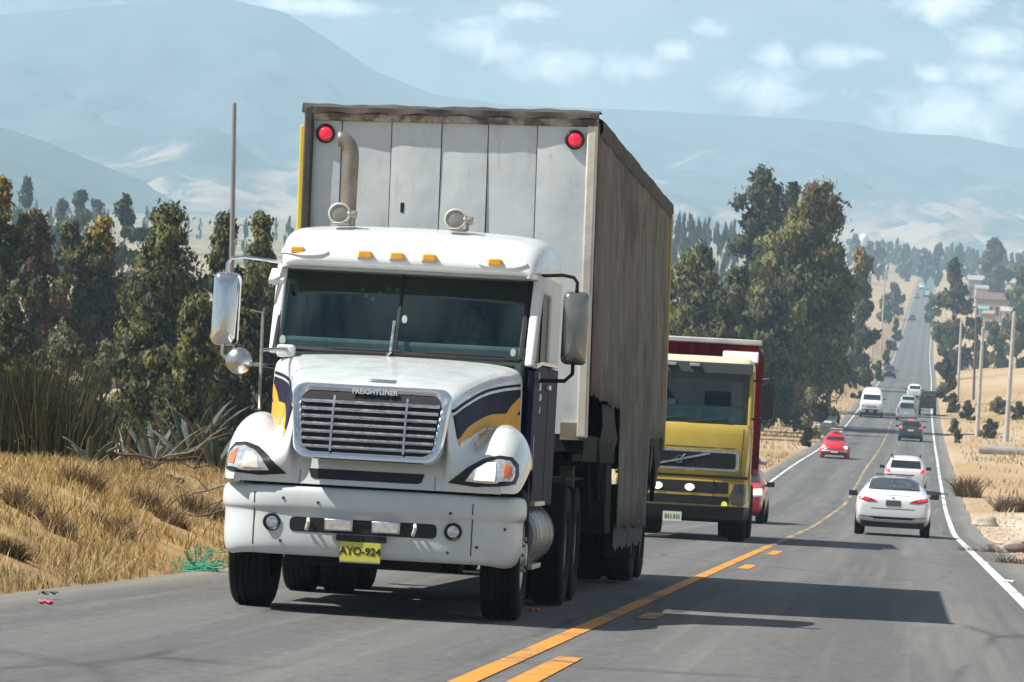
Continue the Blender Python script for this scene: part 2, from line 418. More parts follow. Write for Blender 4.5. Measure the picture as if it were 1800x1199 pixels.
def strip(name, a, b_, ys, m, lift, nx=2, wob=0):
    ys = np.asarray(ys, float); T = np.linspace(a, b_, nx)
    rows = [T+road_x(y)+((RNG.uniform(-wob, wob, nx)*(np.abs(T) > 4.2)) if wob else 0) for y in ys]
    X = np.array(rows); Y = np.repeat(ys[:, None], nx, 1); Z = road_z(Y)+lift
    V = np.stack([X, Y, Z], -1).reshape(-1, 3); i, j = np.meshgrid(np.arange(len(ys)-1), np.arange(nx-1), indexing='ij'); q = (i*nx+j).ravel()
    F = np.stack([q, q+1, q+nx+1, q+nx], 1); o = mesh_np(name, V, F, m, smooth=True)
    ul = o.data.uv_layers.new(name='UVMap'); li = F.ravel(); U = np.stack([np.tile(T, len(ys)), Y.ravel()], 1)[li]
    ul.data.foreach_set('uv', U.astype(np.float32).ravel()); return o
road = strip('road', -4.36, 4.4, rys, M_ROAD, 0, 9, .05); tag(road, kind='structure')
def paint(name, col, wear):
    m, nt, b = nt_new(name); co = coords(nt, 'Object')
    n = noise(nt, co, 5, 9, .75); n2 = noise(nt, co, .5, 4)
    s = nt.nodes.new('ShaderNodeMath'); s.operation = 'ADD'; nt.links.new(n, s.inputs[0]); nt.links.new(n2, s.inputs[1])
    f = ramp(nt, s.outputs[0], [(wear-.06, 0.), (wear+.10, 1.)])
    cc = ramp(nt, n, [(.3, [q*.8 for q in col]), (.7, col)])
    nt.links.new(mixc(nt, f, (.128,.127,.122), cc), b.inputs['Base Color']); b.inputs['Roughness'].default_value = .7; return m
M_YEL = paint('yellow_road_paint', (.72,.30,.035), .86); M_YEL2 = paint('worn_yellow_road_paint', (.52,.37,.16), 1.045); M_WHT = paint('white_road_paint', (.78,.77,.73), .86)
M_WHT2 = paint('worn_white_road_paint', (.75,.74,.70), 1.03)
tag(strip('solid_yellow_line', -.10, .04, np.arange(-10, 66, 1.), M_YEL, .006), kind='structure')
tag(strip('worn_yellow_line', -.08, .04, np.concatenate([np.arange(65.5, 95, 2.), np.geomspace(96, 330, 60)]), M_YEL2, .006), kind='structure')
dash = []
for a, b2 in ((12, 22.6), (29.2, 30.6), (47.2, 49.6), (57.0, 60.4)):
    dash.append((a, b2))
mb = MB()
for a, b2 in dash:
    yy = np.linspace(a, b2, 5)
    rr = [[(road_x(y)+.18, y, road_z(y)+.006), (road_x(y)+.34, y, road_z(y)+.006)] for y in yy]; mb.loft(rr)
tag(mb.build('dashed_yellow_line', M_YEL, None, False), kind='structure')
tag(strip('right_edge_line', 3.56, 3.70, rys, M_WHT, .006), kind='structure')
tag(strip('left_edge_line', -3.68, -3.56, rys[rys > 88], M_WHT, .006), kind='structure')

# ------------------------------------------------------------------ hills beyond the plain
def hills(name, pts, y0, y1, m, x_l, x_r, rough, ny=70, nx=220):
    """pts: ridge heights read as (pixel x, pixel y) at distance y1"""
    px = [at(p[0], p[1], y1) for p in pts]; rx = [p[0] for p in px]; rh = [p[2] for p in px]
    xs = np.linspace(x_l, x_r, nx); t = np.linspace(0, 1, ny)
    X = xs[None, :].repeat(ny, 0); Tt = t[:, None].repeat(nx, 1); Y = y0+(y1*1.1-y0)*Tt
    ridge = np.interp(X*(y1/Y), rx, rh); tt = np.clip((Y-y0)/(y1-y0), 0, 1)
    prof = np.where(Y <= y1, tt**1.35, 1-.6*(Y/y1-1)/.1)
    base = ground_z(X, np.full_like(X, y0))-6
    n1 = np.abs(fbm(X, Y, 420)); n2 = fbm(X*1.3, Y, 130)
    Z = base+(ridge-base)*prof-(n1*rough*.9+n2*rough*.35)*np.sin(np.clip(tt, 0, 1)*PI)
    V = np.stack([X, Y, Z], -1).reshape(-1, 3); i, j = np.meshgrid(np.arange(ny-1), np.arange(nx-1), indexing='ij'); a = (i*nx+j).ravel()
    o = mesh_np(name, V, np.stack([a, a+1, a+nx+1, a+nx], 1), m, smooth=True); return tag(o, kind='structure')
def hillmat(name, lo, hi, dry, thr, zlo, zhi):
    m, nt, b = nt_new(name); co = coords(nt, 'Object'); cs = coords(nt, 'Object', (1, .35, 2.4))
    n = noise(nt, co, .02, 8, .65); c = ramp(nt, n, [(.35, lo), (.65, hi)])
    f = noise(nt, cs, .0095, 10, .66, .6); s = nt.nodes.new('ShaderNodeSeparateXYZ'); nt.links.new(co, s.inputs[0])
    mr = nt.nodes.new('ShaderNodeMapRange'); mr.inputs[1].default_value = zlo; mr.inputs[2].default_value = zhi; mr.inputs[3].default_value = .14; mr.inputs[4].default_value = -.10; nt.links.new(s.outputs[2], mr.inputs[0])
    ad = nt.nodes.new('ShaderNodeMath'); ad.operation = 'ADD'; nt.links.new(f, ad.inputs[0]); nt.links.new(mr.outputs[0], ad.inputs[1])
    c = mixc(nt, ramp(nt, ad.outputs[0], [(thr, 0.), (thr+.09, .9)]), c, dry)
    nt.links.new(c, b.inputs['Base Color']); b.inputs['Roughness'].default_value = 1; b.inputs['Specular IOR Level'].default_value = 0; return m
MH1 = hillmat('far_hill', (.08,.115,.14), (.14,.17,.175), (.46,.36,.29), .585, 30, 150)  # bluish base tones of both hills imitate part of the distance haze
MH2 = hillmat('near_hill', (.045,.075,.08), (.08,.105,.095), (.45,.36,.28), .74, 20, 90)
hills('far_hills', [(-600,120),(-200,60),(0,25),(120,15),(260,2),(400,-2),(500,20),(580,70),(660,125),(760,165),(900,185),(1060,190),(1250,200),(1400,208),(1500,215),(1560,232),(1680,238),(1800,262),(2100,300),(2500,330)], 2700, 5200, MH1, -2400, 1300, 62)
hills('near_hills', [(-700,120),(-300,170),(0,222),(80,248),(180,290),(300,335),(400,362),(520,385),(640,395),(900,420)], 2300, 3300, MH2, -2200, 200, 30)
# ------------------------------------------------------------------ shared materials of the vehicles
W_PAINT = mat('white_paint', (.77,.81,.81), .26, 0, .03, 3, .6, dirt=.20, dirtcol=(.50,.47,.42), rvar=.08)
W_BUMP = mat('bumper_paint', (.66,.71,.72), .42, 0, .05, 4, .2, dirt=.45, dirtcol=(.47,.45,.41), rvar=.1)
NAVY = mat('navy_paint', (.011,.012,.042), .6, 0, .2, 3, 0, spec=.12, dirt=.15, dirtcol=(.07,.065,.08))
ORANGE = mat('amber_stripe_paint', (.80,.40,.04), .5, 0, .06, 4, 0, spec=.2)
CHROME = mat('chrome', (.82,.84,.86), .12, 1, .05, 8, rvar=.06)
CHROME2 = mat('dull_chrome', (.62,.64,.66), .28, 1, .12, 9, rvar=.1)
STEEL = mat('dusty_steel', (.34,.33,.31), .5, .7, .2, 8, dirt=.4)
ALU = mat('brushed_aluminium', (.52,.52,.50), .35, .75, .1, 7, dirt=.3)
BLACK = mat('black_plastic', (.010,.010,.011), .5, 0, .3, 8)
BLACKD = mat('dusty_black', (.014,.013,.012), .85, 0, .4, 6, spec=.2, dirt=.35, dirtcol=(.05,.043,.036))
RUBBER = mat('tyre_rubber', (.012,.0115,.011), .85, 0, .3, 9, spec=.2, dirt=.35, dirtcol=(.042,.038,.032), bmp=.2)
AMBER = mat('amber_lens', (.95,.42,.02), .2, 0, .1, 20, .6)
REDL = mat('red_lens', (.75,.02,.03), .22, 0, .1, 20, .6)
LENS = mat('clear_lens', (.72,.76,.80), .08, .55, .25, 22, .8)
LAMPON = mat('lit_headlamp', (.95,.90,.8), .3, 0, .05, 20, emit=(1,.80,.52), estr=.75)
LAMPOFF = mat('dim_headlamp', (.85,.72,.62), .12, .2, .2, 25, .6, emit=(1,.72,.50), estr=.12)
LAMPW = mat('lit_white_lamp', (1,.97,.9), .3, 0, .02, 20, emit=(1,.92,.76), estr=1.4)
GLASS = glass('cab_glass', (.06,.17,.17), .40)
DARKGLASS = mat('dark_car_glass', (.012,.018,.020), .05, 0, .3, 3, .8)
DASH = mat('dashboard', (.26,.33,.33), .6, 0, .2, 5)
CABIN = mat('cabin_trim', (.055,.06,.065), .9, 0, .2, 5)
PLATE_Y = mat('yellow_plate', (.72,.68,.10), .5, 0, .08, 30)
PLATE_W = mat('white_plate', (.75,.77,.74), .5, 0, .08, 30)
PLATE_G = mat('green_plate_ink', (.16,.30,.04), .5, 0, .1, 30)
INK = mat('black_ink', (.02,.02,.02), .6, 0, .1, 30)
SEAM = mat('panel_gap', (.05,.055,.055), .8, 0, .1, 9)
WHITE_D = mat('white_decal', (.62,.64,.68), .5, 0, .1, 9)
SKIN = mat('skin', (.20,.115,.075), .55, 0, .08, 9); SHIRT = mat('blue_shirt', (.13,.24,.42), .9, 0, .15, 14); HAIR = mat('dark_hair', (.02,.016,.012), .7)

def wheel(name, parent, c, rad, wid, rim_m=None, grooves=True, dual=False, front=True, sgn=1, n=40):
    """tyre as the part, its rim as a sub-part; sgn = the side the rim looks to"""
    h = wid/2; r = rad; rr = rad*.56
    prof = [(-h*.78, rr), (-h*.97, rr*1.12), (-h, r*.80), (-h*.96, r*.93), (-h*.84, r*.985)]
    if grooves:
        for g in (-.5, -.17, .17, .5):
            prof += [(h*(g-.07), r), (h*(g-.05), r*.968), (h*(g+.05), r*.968), (h*(g+.07), r)]
    else: prof += [(-h*.4, r), (h*.4, r)]
    prof += [(h*.84, r*.985), (h*.96, r*.93), (h, r*.80), (h*.97, rr*1.12), (h*.78, rr)]
    o = MB().lathe(prof, c, 'x', n).build(name, RUBBER, parent)
    s = sgn*h
    if front: rp = [(s*.5, .001), (s*1.12, .001), (s*1.12, r*.16), (s*.95, r*.19), (s*.80, r*.30), (s*.62, r*.42), (s*.66, r*.47), (s*.86, rr*.97), (s*.80, rr*1.03), (-s*.3, rr*1.02)]
    else: rp = [(-s*.2, .001), (s*.2, .001), (s*.2, r*.17), (-s*.3, r*.2), (-s*.35, r*.36), (s*.1, r*.46), (s*.78, rr*.98), (s*.76, rr*1.03), (-s*.3, rr*1.02)]
    mb = MB().lathe(rp, c, 'x', 28)
    for k in range(10):
        a = 2*PI*k/10; yy, zz = c[1]+r*.25*math.cos(a), c[2]+r*.25*math.sin(a); x0 = c[0]+(s*.74 if front else -s*.1)
        mb.tube([(x0, yy, zz), (x0+sgn*.05, yy, zz)], r*.03, 6)
    mb.build('rim', rim_m or STEEL, o)
    return o

# ------------------------------------------------------------------ the white conventional tractor
SLOPE = -math.atan(GR)
def on_road(x, y, yaw=0, lift=0):
    g = float(road_z(y+2)-road_z(y-2))/4
    return (x, y, float(road_z(y))+lift), (math.atan(g), 0, yaw)
loc, rot = on_road(-3.90, 26.4, R(1.5))
T = empty('semi_truck', loc, rot, 'white long-nosed truck tractor with chrome grille and amber roof lights, leading the oncoming lane', 'truck')
def half_ring(P): return [(-x, y, z) for x, y, z in reversed(P[1:])]+list(P)
HST = [
 (.02, 1.64,.54,(.60,1.20),(.70,1.13),(.84,1.11),(.95,1.07),(.99,1.02),(.99,.965)),
 (.12, 1.695,.585,(.66,1.22),(.76,1.18),(.89,1.19),(1.01,1.13),(1.055,1.03),(1.06,.965)),
 (.32, 1.735,.61,(.68,1.26),(.78,1.27),(.92,1.30),(1.05,1.23),(1.10,1.09),(1.105,.965)),
 (.58, 1.78,.65,(.71,1.31),(.80,1.37),(.93,1.42),(1.07,1.35),(1.13,1.20),(1.135,1.06)),
 (.9, 1.835,.69,(.75,1.36),(.83,1.46),(.95,1.51),(1.085,1.43),(1.15,1.27),(1.155,1.17)),
 (1.25,1.885,.745,(.80,1.40),(.86,1.47),(.95,1.50),(1.075,1.42),(1.14,1.27),(1.145,1.16)),
 (1.6, 1.935,.82,(.87,1.41),(.90,1.41),(.96,1.40),(1.05,1.32),(1.11,1.15),(1.115,1.02)),
 (1.98,1.985,.93,(.955,1.4),(.97,1.36),(1.0,1.28),(1.035,1.17),(1.055,1.0),(1.055,.82)),
]
rings = []
def lean(z): return .15*max(0, min(1.05, (z-1.145)/.555))**2
def hring(s):
    y, zt, hw = s[:3]
    P = [(0,y,zt),(hw*.55,y,zt-.008),(hw*.93,y,zt-.03),(hw+.015,y,zt-.085),(hw+.03,y,zt-.19)]+[(p[0],y,p[1]) for p in s[3:]]
    return [(a, b_+lean(c_)*max(0, 1-y/.6)*(a < .75), c_) for a, b_, c_ in P]
fr = hring(HST[0]); N_ = len(fr)
low = [(p[0]*1.0, .035 if i < 7 else .05, .958) for i, p in enumerate(fr)]
md = [(p[0], .11*(i < 4)-.005+(.05 if i > 7 else 0)+lean(.958+(p[2]-.958)*.5)*(i < 6), .958+(p[2]-.958)*.5) for i, p in enumerate(fr)]
up_ = [(p[0], .04*(i < 4)+(.03 if i > 7 else 0)+lean(.958+(p[2]-.958)*.92)*(i < 6), .958+(p[2]-.958)*.92) for i, p in enumerate(fr)]
rings = [half_ring(low), half_ring(md), half_ring(up_)]+[half_ring(hring(s)) for s in HST]
hood = MB().loft(rings).build('hood', W_PAINT, T, sub=2)
HB = bvh_of(hood)
# livery on the flanks of the hood: amber band, navy band above it, thin navy pinstripe
HWY = lambda y: float(np.interp(y, [q[0] for q in HST], [q[2] for q in HST]))+.032
VAL = lambda y: float(np.interp(y, [q[0] for q in HST], [q[3][1] for q in HST]))
TOPZ = lambda y: float(np.interp(y, [q[0] for q in HST], [q[1] for q in HST]))
def band(f0, f1, y0=.16, y1=1.93, n=12):
    yy = np.linspace(y0, y1, n); return [(y, f0(y)) for y in yy]+[(y, f1(y)) for y in yy[::-1]]
for sg in (-1, 1):
    sf = lambda y: HWY(y)+.035
    am = lambda y: VAL(y)+.10+.05*min(1, y/.5)+.02*max(0, y-.9)
    nv = lambda y: am(y)+(.66*(TOPZ(y)-.10-am(y)))
    decal('stripe', HB, band(lambda y: VAL(y)+.045, am), 'x', 0, -sg, ORANGE, hood, .007, 4, sfn=sf)
    decal('stripe', HB, band(am, nv), 'x', 0, -sg, NAVY, hood, .008, 4, sfn=sf)
    decal('pinstripe', HB, band(lambda y: nv(y)+.022, lambda y: nv(y)+.042), 'x', 0, -sg, NAVY, hood, .007, 4, sfn=sf)
    decal('flame', HB, [(1.50,1.46),(1.60,1.56),(1.74,1.64),(1.93,1.72),(1.93,1.62),(1.80,1.53),(1.66,1.44)], 'x', sg*1.4, -sg, ORANGE, hood, .010, 3)
# lower slot between grille and bumper, seams
decal('intake_slot', HB, [(-.44,1.073),(.42,1.073),(.40,1.01),(.37,.998),(-.39,.998),(-.42,1.01)], 'y', -.6, 1, BLACK, hood, .005)
for sg in (-1, 1): decal('seam', HB, [(sg*.50,1.06),(sg*.503,1.06),(sg*.503,.965),(sg*.50,.965)], 'y', -.6, 1, SEAM, hood, .004, 2)
# headlights
for sg in (-1, 1):
    P = lambda q: [(sg*a, b) for a, b in q]
    h = decal('headlight', HB, P([(.60,1.025),(.66,1.075),(.74,1.14),(.84,1.205),(.94,1.235),(1.03,1.23),(1.075,1.18),(1.085,1.10),(1.07,1.035),(1.02,1.02),(.8,1.008)]), 'y', -.6, 1, BLACK, T, .012)
    decal('lens', HB, P([(.725,1.045),(.78,1.11),(.85,1.165),(.94,1.20),(1.015,1.195),(1.05,1.15),(1.055,1.09),(1.04,1.05),(.9,1.036)]), 'y', -.6, 1, LENS, h, .022)
    decal('bulb', HB, P([(.80,1.06),(.82,1.115),(.87,1.15),(.915,1.15),(.925,1.06)]) if sg < 0 else P([(.79,1.055),(.81,1.12),(.87,1.165),(.925,1.17),(.935,1.055)]), 'y', -.6, 1, LAMPON if sg > 0 else LAMPOFF, h, .028)
    decal('turn_signal', HB, P([(.985,1.065),(.985,1.175),(1.03,1.15),(1.04,1.08)]), 'y', -.6, 1, mat('turn_lens', (.85,.20,.05), .2, 0, .1, 20, .5), h, .028)
# grille
def gring(k, y):
    o = []
    for x, z in rrect(-.60,.60,1.145,1.70,.10,5):
        t = (z-1.145)/.555; o.append((x*(1-.10*(1-t))*k[0], y+.16*t*t, 1.42+(z-1.42)*k[1]+ .018*(1-(x/.6)**2)*(t > .5)))
    return o
g = MB().loft([gring((1.0,1.0),.03), gring((1.0,1.0),-.035), gring((.975,.965),-.062), gring((.93,.89),-.064), gring((.885,.80),-.052), gring((.865,.765),.03)], closed=True).build('grille', CHROME, T)
MB().loft([[(x*(1-.10*(1-(z-1.145)/.555)), -.028+.16*((z-1.145)/.555)**2, z) for x in np.linspace(-.535,.535,9)] for z in np.linspace(1.19,1.66,12)]).build('grille_mesh', BLACK, g, False)
mb = MB()
for k in range(7):
    z = 1.235+k*.0555; t = (z-1.145)/.555; hwd = .60*(1-.10*(1-t))*.872
    y = -.050+.16*t*t
    mb.prism([(y-.022,z-.007),(y-.030,z+.004),(y-.018,z+.016),(y+.02,z+.012),(y+.02,z-.008)], -hwd, hwd, 'x')
mb.build('grille_bar', CHROME2, g)
for x in (-.27, .27): MB().loft([[(x-.008,-.082+.16*((z-1.145)/.555)**2,z),(x+.008,-.082+.16*((z-1.145)/.555)**2,z)] for z in np.linspace(1.21,1.62,7)]).build('grille_strut', CHROME2, g, False)
text_obj('maker_lettering', 'FREIGHTLINER', .052, mat('bright_letter', (.85,.88,.9), .2, .6), g, (0.02, .082, 1.655), (R(70),0,0), .005)
g.location = (0, -.05, 0)
MB().obox((.05, .26, 1.745), (.20,.05,.022), (R(12),0,0)).build('hood_latch', CHROME2, T, bevel=.006)
# bumper
plan = [(0,0),(.3,.0),(.62,.012),(.80,.045),(.95,.11),(1.055,.21),(1.11,.36),(1.118,.55),(1.118,.78)]
sect = [(.94,.06),(.935,.012),(.90,-.012),(.80,-.018),(.765,-.006),(.755,.008),(.72,.010),(.60,.006),(.50,.01),(.45,.03),(.43,.07)]
rings = []
pl = [(-x, y) for x, y in reversed(plan[1:])]+plan
for i, (x, y) in enumerate(pl):
    a = pl[max(i-1,0)]; c_ = pl[min(i+1,len(pl)-1)]; t = Vector((c_[0]-a[0], c_[1]-a[1])).normalized(); nn = Vector((-t.y, t.x))
    e = abs(x) > 1.0
    rings.append([(x+nn.x*d, y+nn.y*d, z-(.02 if e and z < .5 else 0)) for z, d in sect])
bumper = MB().loft(rings).build('bumper', W_BUMP, T, sub=2); BB = bvh_of(bumper)
slot = decal('bumper_slot', BB, rrect(-.555,.535,.605,.712,.035), 'y', -.6, 1, BLACK, bumper, .004)
for x in (-.83, .79): decal('seam', BB, [(x-.004,.93),(x+.004,.93),(x+.004,.44),(x-.004,.44)], 'y', -.6, 1, SEAM, bumper, .003)
for x, z in ((-.61,.845),(.63,.80),(-.62,.53),(.62,.51),(-.35,.825),(.83,.56),(1.02,.70)):
    h = BB.ray_cast(Vector((x,-.6,z)), Vector((0,1,0)))
    if h[0]: MB().lathe([(-.008,.001),(-.008,.010),(.004,.013)], h[0], 'y', 8).build('bolt', SEAM, bumper)
for x in (-.69, .655):
    h = BB.ray_cast(Vector((x,-.6,.665)), Vector((0,1,0)))[0]
    f = MB().lathe([(.01,.066),(-.018,.066),(-.022,.058),(-.012,.046),(-.006,.044)], h, 'y', 24).build('fog_light', BLACK, bumper)
    MB().lathe([(-.006,.045),(-.012,.02),(-.013,.001)], h, 'y', 20).build('lens', LENS, f)
for x in (-.185, .165):
    f = MB().box(x-.105,x+.105,-.052,-.006,.625,.712).build('driving_light', CHROME2, bumper, bevel=.008)
    MB().prism(rrect(x-.09,x+.09,.636,.701,.012), -.062,-.05,'y').build('lens', LENS, f, False)
for x in (-.415, .375): MB().tube([(x,-.002,.70),(x+.008,-.05,.675),(x,-.05,.645),(x-.01,-.002,.625)], .014, 8).build('tow_hook', mat('white_hook', (.7,.68,.62), .5), bumper)
pt = MB().prism(rrect(-.165,.135,.405,.55,.012), -.032,-.022,'y').build('licence_plate', PLATE_Y, T, False)
text_obj('plate_number', 'AYO-924', .078, INK, pt, (-.015,-.033,.482), (R(90),0,0), .002)
MB().prism(rrect(-.165,.135,.405,.55,.012)[:0] or [(-.165,.398),(.135,.398),(.135,.409),(-.165,.409)], -.036,-.02,'y').build('plate_frame', STEEL, pt, False)
MB().box(-.20,.17,-.02,.0,.555,.60).build('plate_bracket', BLACK, T, False)
MB().box(-.86,.86,.10,.55,.90,.975).build('bumper_gap', BLACKD, T, False)
# underside: frame rails, front axle, oil pan
mb = MB()
for s in (-1, 1): mb.box(s*.42-.04, s*.42+.04, .12, 6.6, .62, .90)
for y in (.6,2.2,3.4,4.2,5.4,6.4): mb.box(-.42,.42,y-.05,y+.05,.66,.86)
mb.build('chassis_frame', BLACKD, T, False)
mb = MB().tube([(-.95,1.12,.5),(-.6,1.12,.46),(-.45,1.12,.38),(.45,1.12,.38),(.6,1.12,.46),(.95,1.12,.5)], .06, 8)
mb.box(-.60,.55,.16,.5,.36,.46).box(-.34,.34,.5,1.6,.40,.95).box(-.5,.5,.2,.5,.5,1.5).tube([(0,1.2,.6),(0,4.4,.55)], .06, 8)
mb.box(-1.02,-.74,.5,1.75,1.05,1.12).box(.74,1.02,.5,1.75,1.05,1.12)
mb.build('front_axle', BLACKD, T, False, bevel=.02)
for s in (-1, 1):
    a = MB()
    w_ = wheel('front_wheel', T, (s*.955, 1.12, .50), .50, .30, ALU, sgn=s)
CAB0 = set(COL.objects)
# cab
WS_B = [(-.985,2.00,2.0),(.915,2.00,2.0)]
cab = MB()
def both(mb, poly, a, b_):
    mb.prism(poly, a, b_, 'x'); mb.prism(poly, -b_, -a, 'x')
both(cab, [(2.0,1.96),(2.12,1.96),(2.50,2.58),(2.50,2.72),(2.38,2.70)], .955, 1.03)
both(cab, [(2.44,2.56),(3.05,2.56),(3.05,2.72),(2.50,2.72)], .985, 1.034)
both(cab, [(3.03,2.0),(3.70,2.0),(3.70,2.72),(3.03,2.72)], .985, 1.036)
cab.box(-1.0,1.0,3.62,3.70,.95,2.72)
cabo = cab.build('cab', mat('cab_white', (.80,.81,.80), .6, 0, .03, 3, 0, spec=.12, dirt=.12, dirtcol=(.5,.47,.42)), T, bevel=.022, seg=3)
MB().box(-.88,.88,1.98,2.06,1.5,1.96).box(-.95,.95,2.02,3.6,.95,1.0).build('firewall', BLACKD, T, False)
# roof cap with visor lip
RST = [(2.14,2.70,.93,2.665),(2.15,2.78,.965,2.66),(2.22,2.87,.985,2.66),(2.40,2.965,1.01,2.665),(2.68,3.05,1.03,2.67),(3.05,3.085,1.04,2.67),(3.45,3.075,1.04,2.67),(3.66,3.02,1.04,2.67),(3.74,2.90,1.03,2.67),(3.745,2.70,1.02,2.67)]
rings = []
for y, zt, hw, zb in RST:
    d = zt-zb
    P = [(0,y,zt),(hw*.5,y,zt-.012),(hw*.84,y,zt-.03*min(1,d/.2)),(hw*.955,y,zt-.075*min(1,d/.2)),(hw*.997,y,zt-.16*min(1,d/.25)),(hw,y,zb+.05*min(1,d/.2)),(hw*.99,y,zb)]
    rings.append(half_ring(P))
rings = [[(x*.98, y+.10, 2.668) for x, y, z in rings[0]]]+rings
roof = MB().loft(rings).build('roof_cap', W_PAINT, T, sub=2); RB = bvh_of(roof)
MB().box(-.97,.97,2.2,2.5,2.655,2.675).build('visor_underside', mat('visor_grey', (.35,.36,.36), .7), roof, False)
for x, z in ((-.865,2.795),(-.335,2.785),(-.085,2.785),(.165,2.785),(.675,2.775)):
    h = RB.ray_cast(Vector((x,0,z)), Vector((0,1,0)))[0]
    base = MB().lathe([(0,.001),(0,.0)], (0,0,0), 'y', 3)
    if abs(x) > .5:
        sw = .19; xo = .05 if x > 0 else .05
        MB().add(*(lambda P: (P, [tuple(range(len(P)))]))([(x+xo+sw*math.cos(q)*.8, h.y+.05+.0, z-.012+.05*math.sin(q)) for q in np.linspace(0,2*PI,20,endpoint=False)]))
        decal('lamp_fairing', RB, [(x+xo+sw*math.cos(q), z-.005+.040*math.sin(q)) for q in np.linspace(0,2*PI,24,endpoint=False)], 'y', 0, 1, W_PAINT, roof, .016)
    mk = MB().box(x-.052,x+.052,h.y-.045,h.y+.05,z-.026,z+.030).build('marker_light', AMBER, T, bevel=.012, seg=3)
    MB().box(x-.058,x+.058,h.y-.022,h.y+.06,z-.033,z-.024).build('lamp_base', CHROME2, mk, False)
for x in (-.60, .30):
    c0 = (x, 2.62, 3.135)
    s_ = MB().lathe([(.10,.001),(.10,.05),(.06,.078),(0,.088),(-.02,.088),(-.025,.076),(-.012,.07)], c0, 'y', 28).build('roof_spotlight', mat('lamp_shell', (.66,.65,.60), .4, .2), T)
    MB().lathe([(-.013,.072),(-.02,.04),(-.022,.001)], c0, 'y', 24).build('lens', mat('grey_lens', (.36,.35,.32), .2, .4, .2, 20), s_)
    MB().obox((x+.02,2.63,3.05), (.13,.10,.02)).obox((x+.095,2.63,3.10), (.02,.05,.11)).tube([(x+.06,2.63,3.13),(x+.135,2.63,3.13)], .035, 10).build('bracket', STEEL, s_, bevel=.006)
# windscreen: two panes, rubber frame, wiper
def wsp(x, t): return (x*(1+.0*t), 1.995+t*.385+.03*abs(x)**3, 2.005+t*.655)
for a, b_ in ((-.975,-.055),(-.035,.915)):
    R_ = [[wsp(a+(b_-a)*i/8, t) for i in range(9)] for t in (0,.25,.5,.75,1)]
    MB().loft(R_).build('windscreen', GLASS, T)
mb = MB()
mb.tube([wsp(x, 0) for x in np.linspace(-.985,.925,12)], .022, 6).tube([wsp(x, 1) for x in np.linspace(-.985,.925,12)], .022, 6)
for x in (-.985,-.045,.925): mb.tube([wsp(x, t) for t in np.linspace(0,1,6)], .02 if x != -.045 else .016, 6)
mb.build('windscreen_seal', BLACK, T)
R_ = []
mb = MB()
for a, b_ in ((-.975,-.055),(-.035,.915)):
    mb.loft([[tuple(Vector(wsp(a+(b_-a)*i/6, t))+Vector((0,.012,0))) for i in range(7)] for t in (.86,.93,.99)])
mb.build('sun_strip', BLACK, T, False)
mb = MB().tube([tuple(Vector(wsp(-.075,t))+Vector((0,-.025,0))) for t in (.02,.2,.4)], .012, 6).tube([(-.1,1.96,1.99),(-.075,1.97,2.02)], .012, 6)
mb.build('wiper', CHROME2, T)
mb = MB()
mb.tube([tuple(Vector(wsp(x,.03))+Vector((0,-.02,0))) for x in (-.55,-.3,.0)], .011, 6).tube([tuple(Vector(wsp(x,.035))+Vector((0,-.02,0))) for x in (.2,.5,.8)], .011, 6)
mb.build('wiper', BLACK, T)
STK = mat('sticker', (.55,.72,.62), .5, 0, .1, 30)
for x, t, r_ in ((.0,.43,.026),(-.93,.1,.03),(.865,.09,.026)):
    p = Vector(wsp(x,t)); MB().prism([(p.x+r_*.8*math.cos(q), p.z+r_*1.3*math.sin(q)) for q in np.linspace(0,2*PI,14,endpoint=False)], p.y-.016,p.y-.010,'y').build('windscreen_sticker', STK, T, False)
# interior
MB().box(-.95,.95,2.12,2.42,1.80,2.11).build('dashboard', DASH, T, False, bevel=.03)
MB().box(-.96,.96,3.50,3.58,1.0,2.68).box(-.96,.96,2.45,3.6,2.62,2.66).build('cabin_lining', CABIN, T, False)
for x in (-.5,.45):
    MB().box(x-.25,x+.25,3.18,3.34,1.4,2.2).box(x-.25,x+.25,2.75,3.3,1.3,1.45).box(x-.13,x+.13,3.2,3.3,2.2,2.42).build('seat', CABIN, T, bevel=.05)
mb = MB(); C0 = Vector((.45,2.55,1.98))
ringp = [C0+Vector((.22*math.cos(q), .22*math.sin(q)*.45, .22*math.sin(q)*.89)) for q in np.linspace(0,2*PI,25)]
mb.tube(ringp, .014, 6, False).tube([C0, C0+Vector((0,-.2,-.25))], .02, 6).tube([ringp[0], ringp[12]], .012, 6)
mb.build('steering_wheel', BLACK, T)
# things hung round the mirror: string of pennant and beads
mb = MB()
for x, t in ((-.36,.78),(-.33,.70),(-.27,.67),(-.22,.74),(-.16,.80),(-.09,.80)):
    p = Vector(wsp(x,t))+Vector((0,.03,0)); mb.lathe([(-.018,.001),(-.01,.016),(.01,.016),(.018,.001)], p, 'z', 8)
mb.build('hanging_beads', mat('bead', (.10,.22,.20), .4), T)
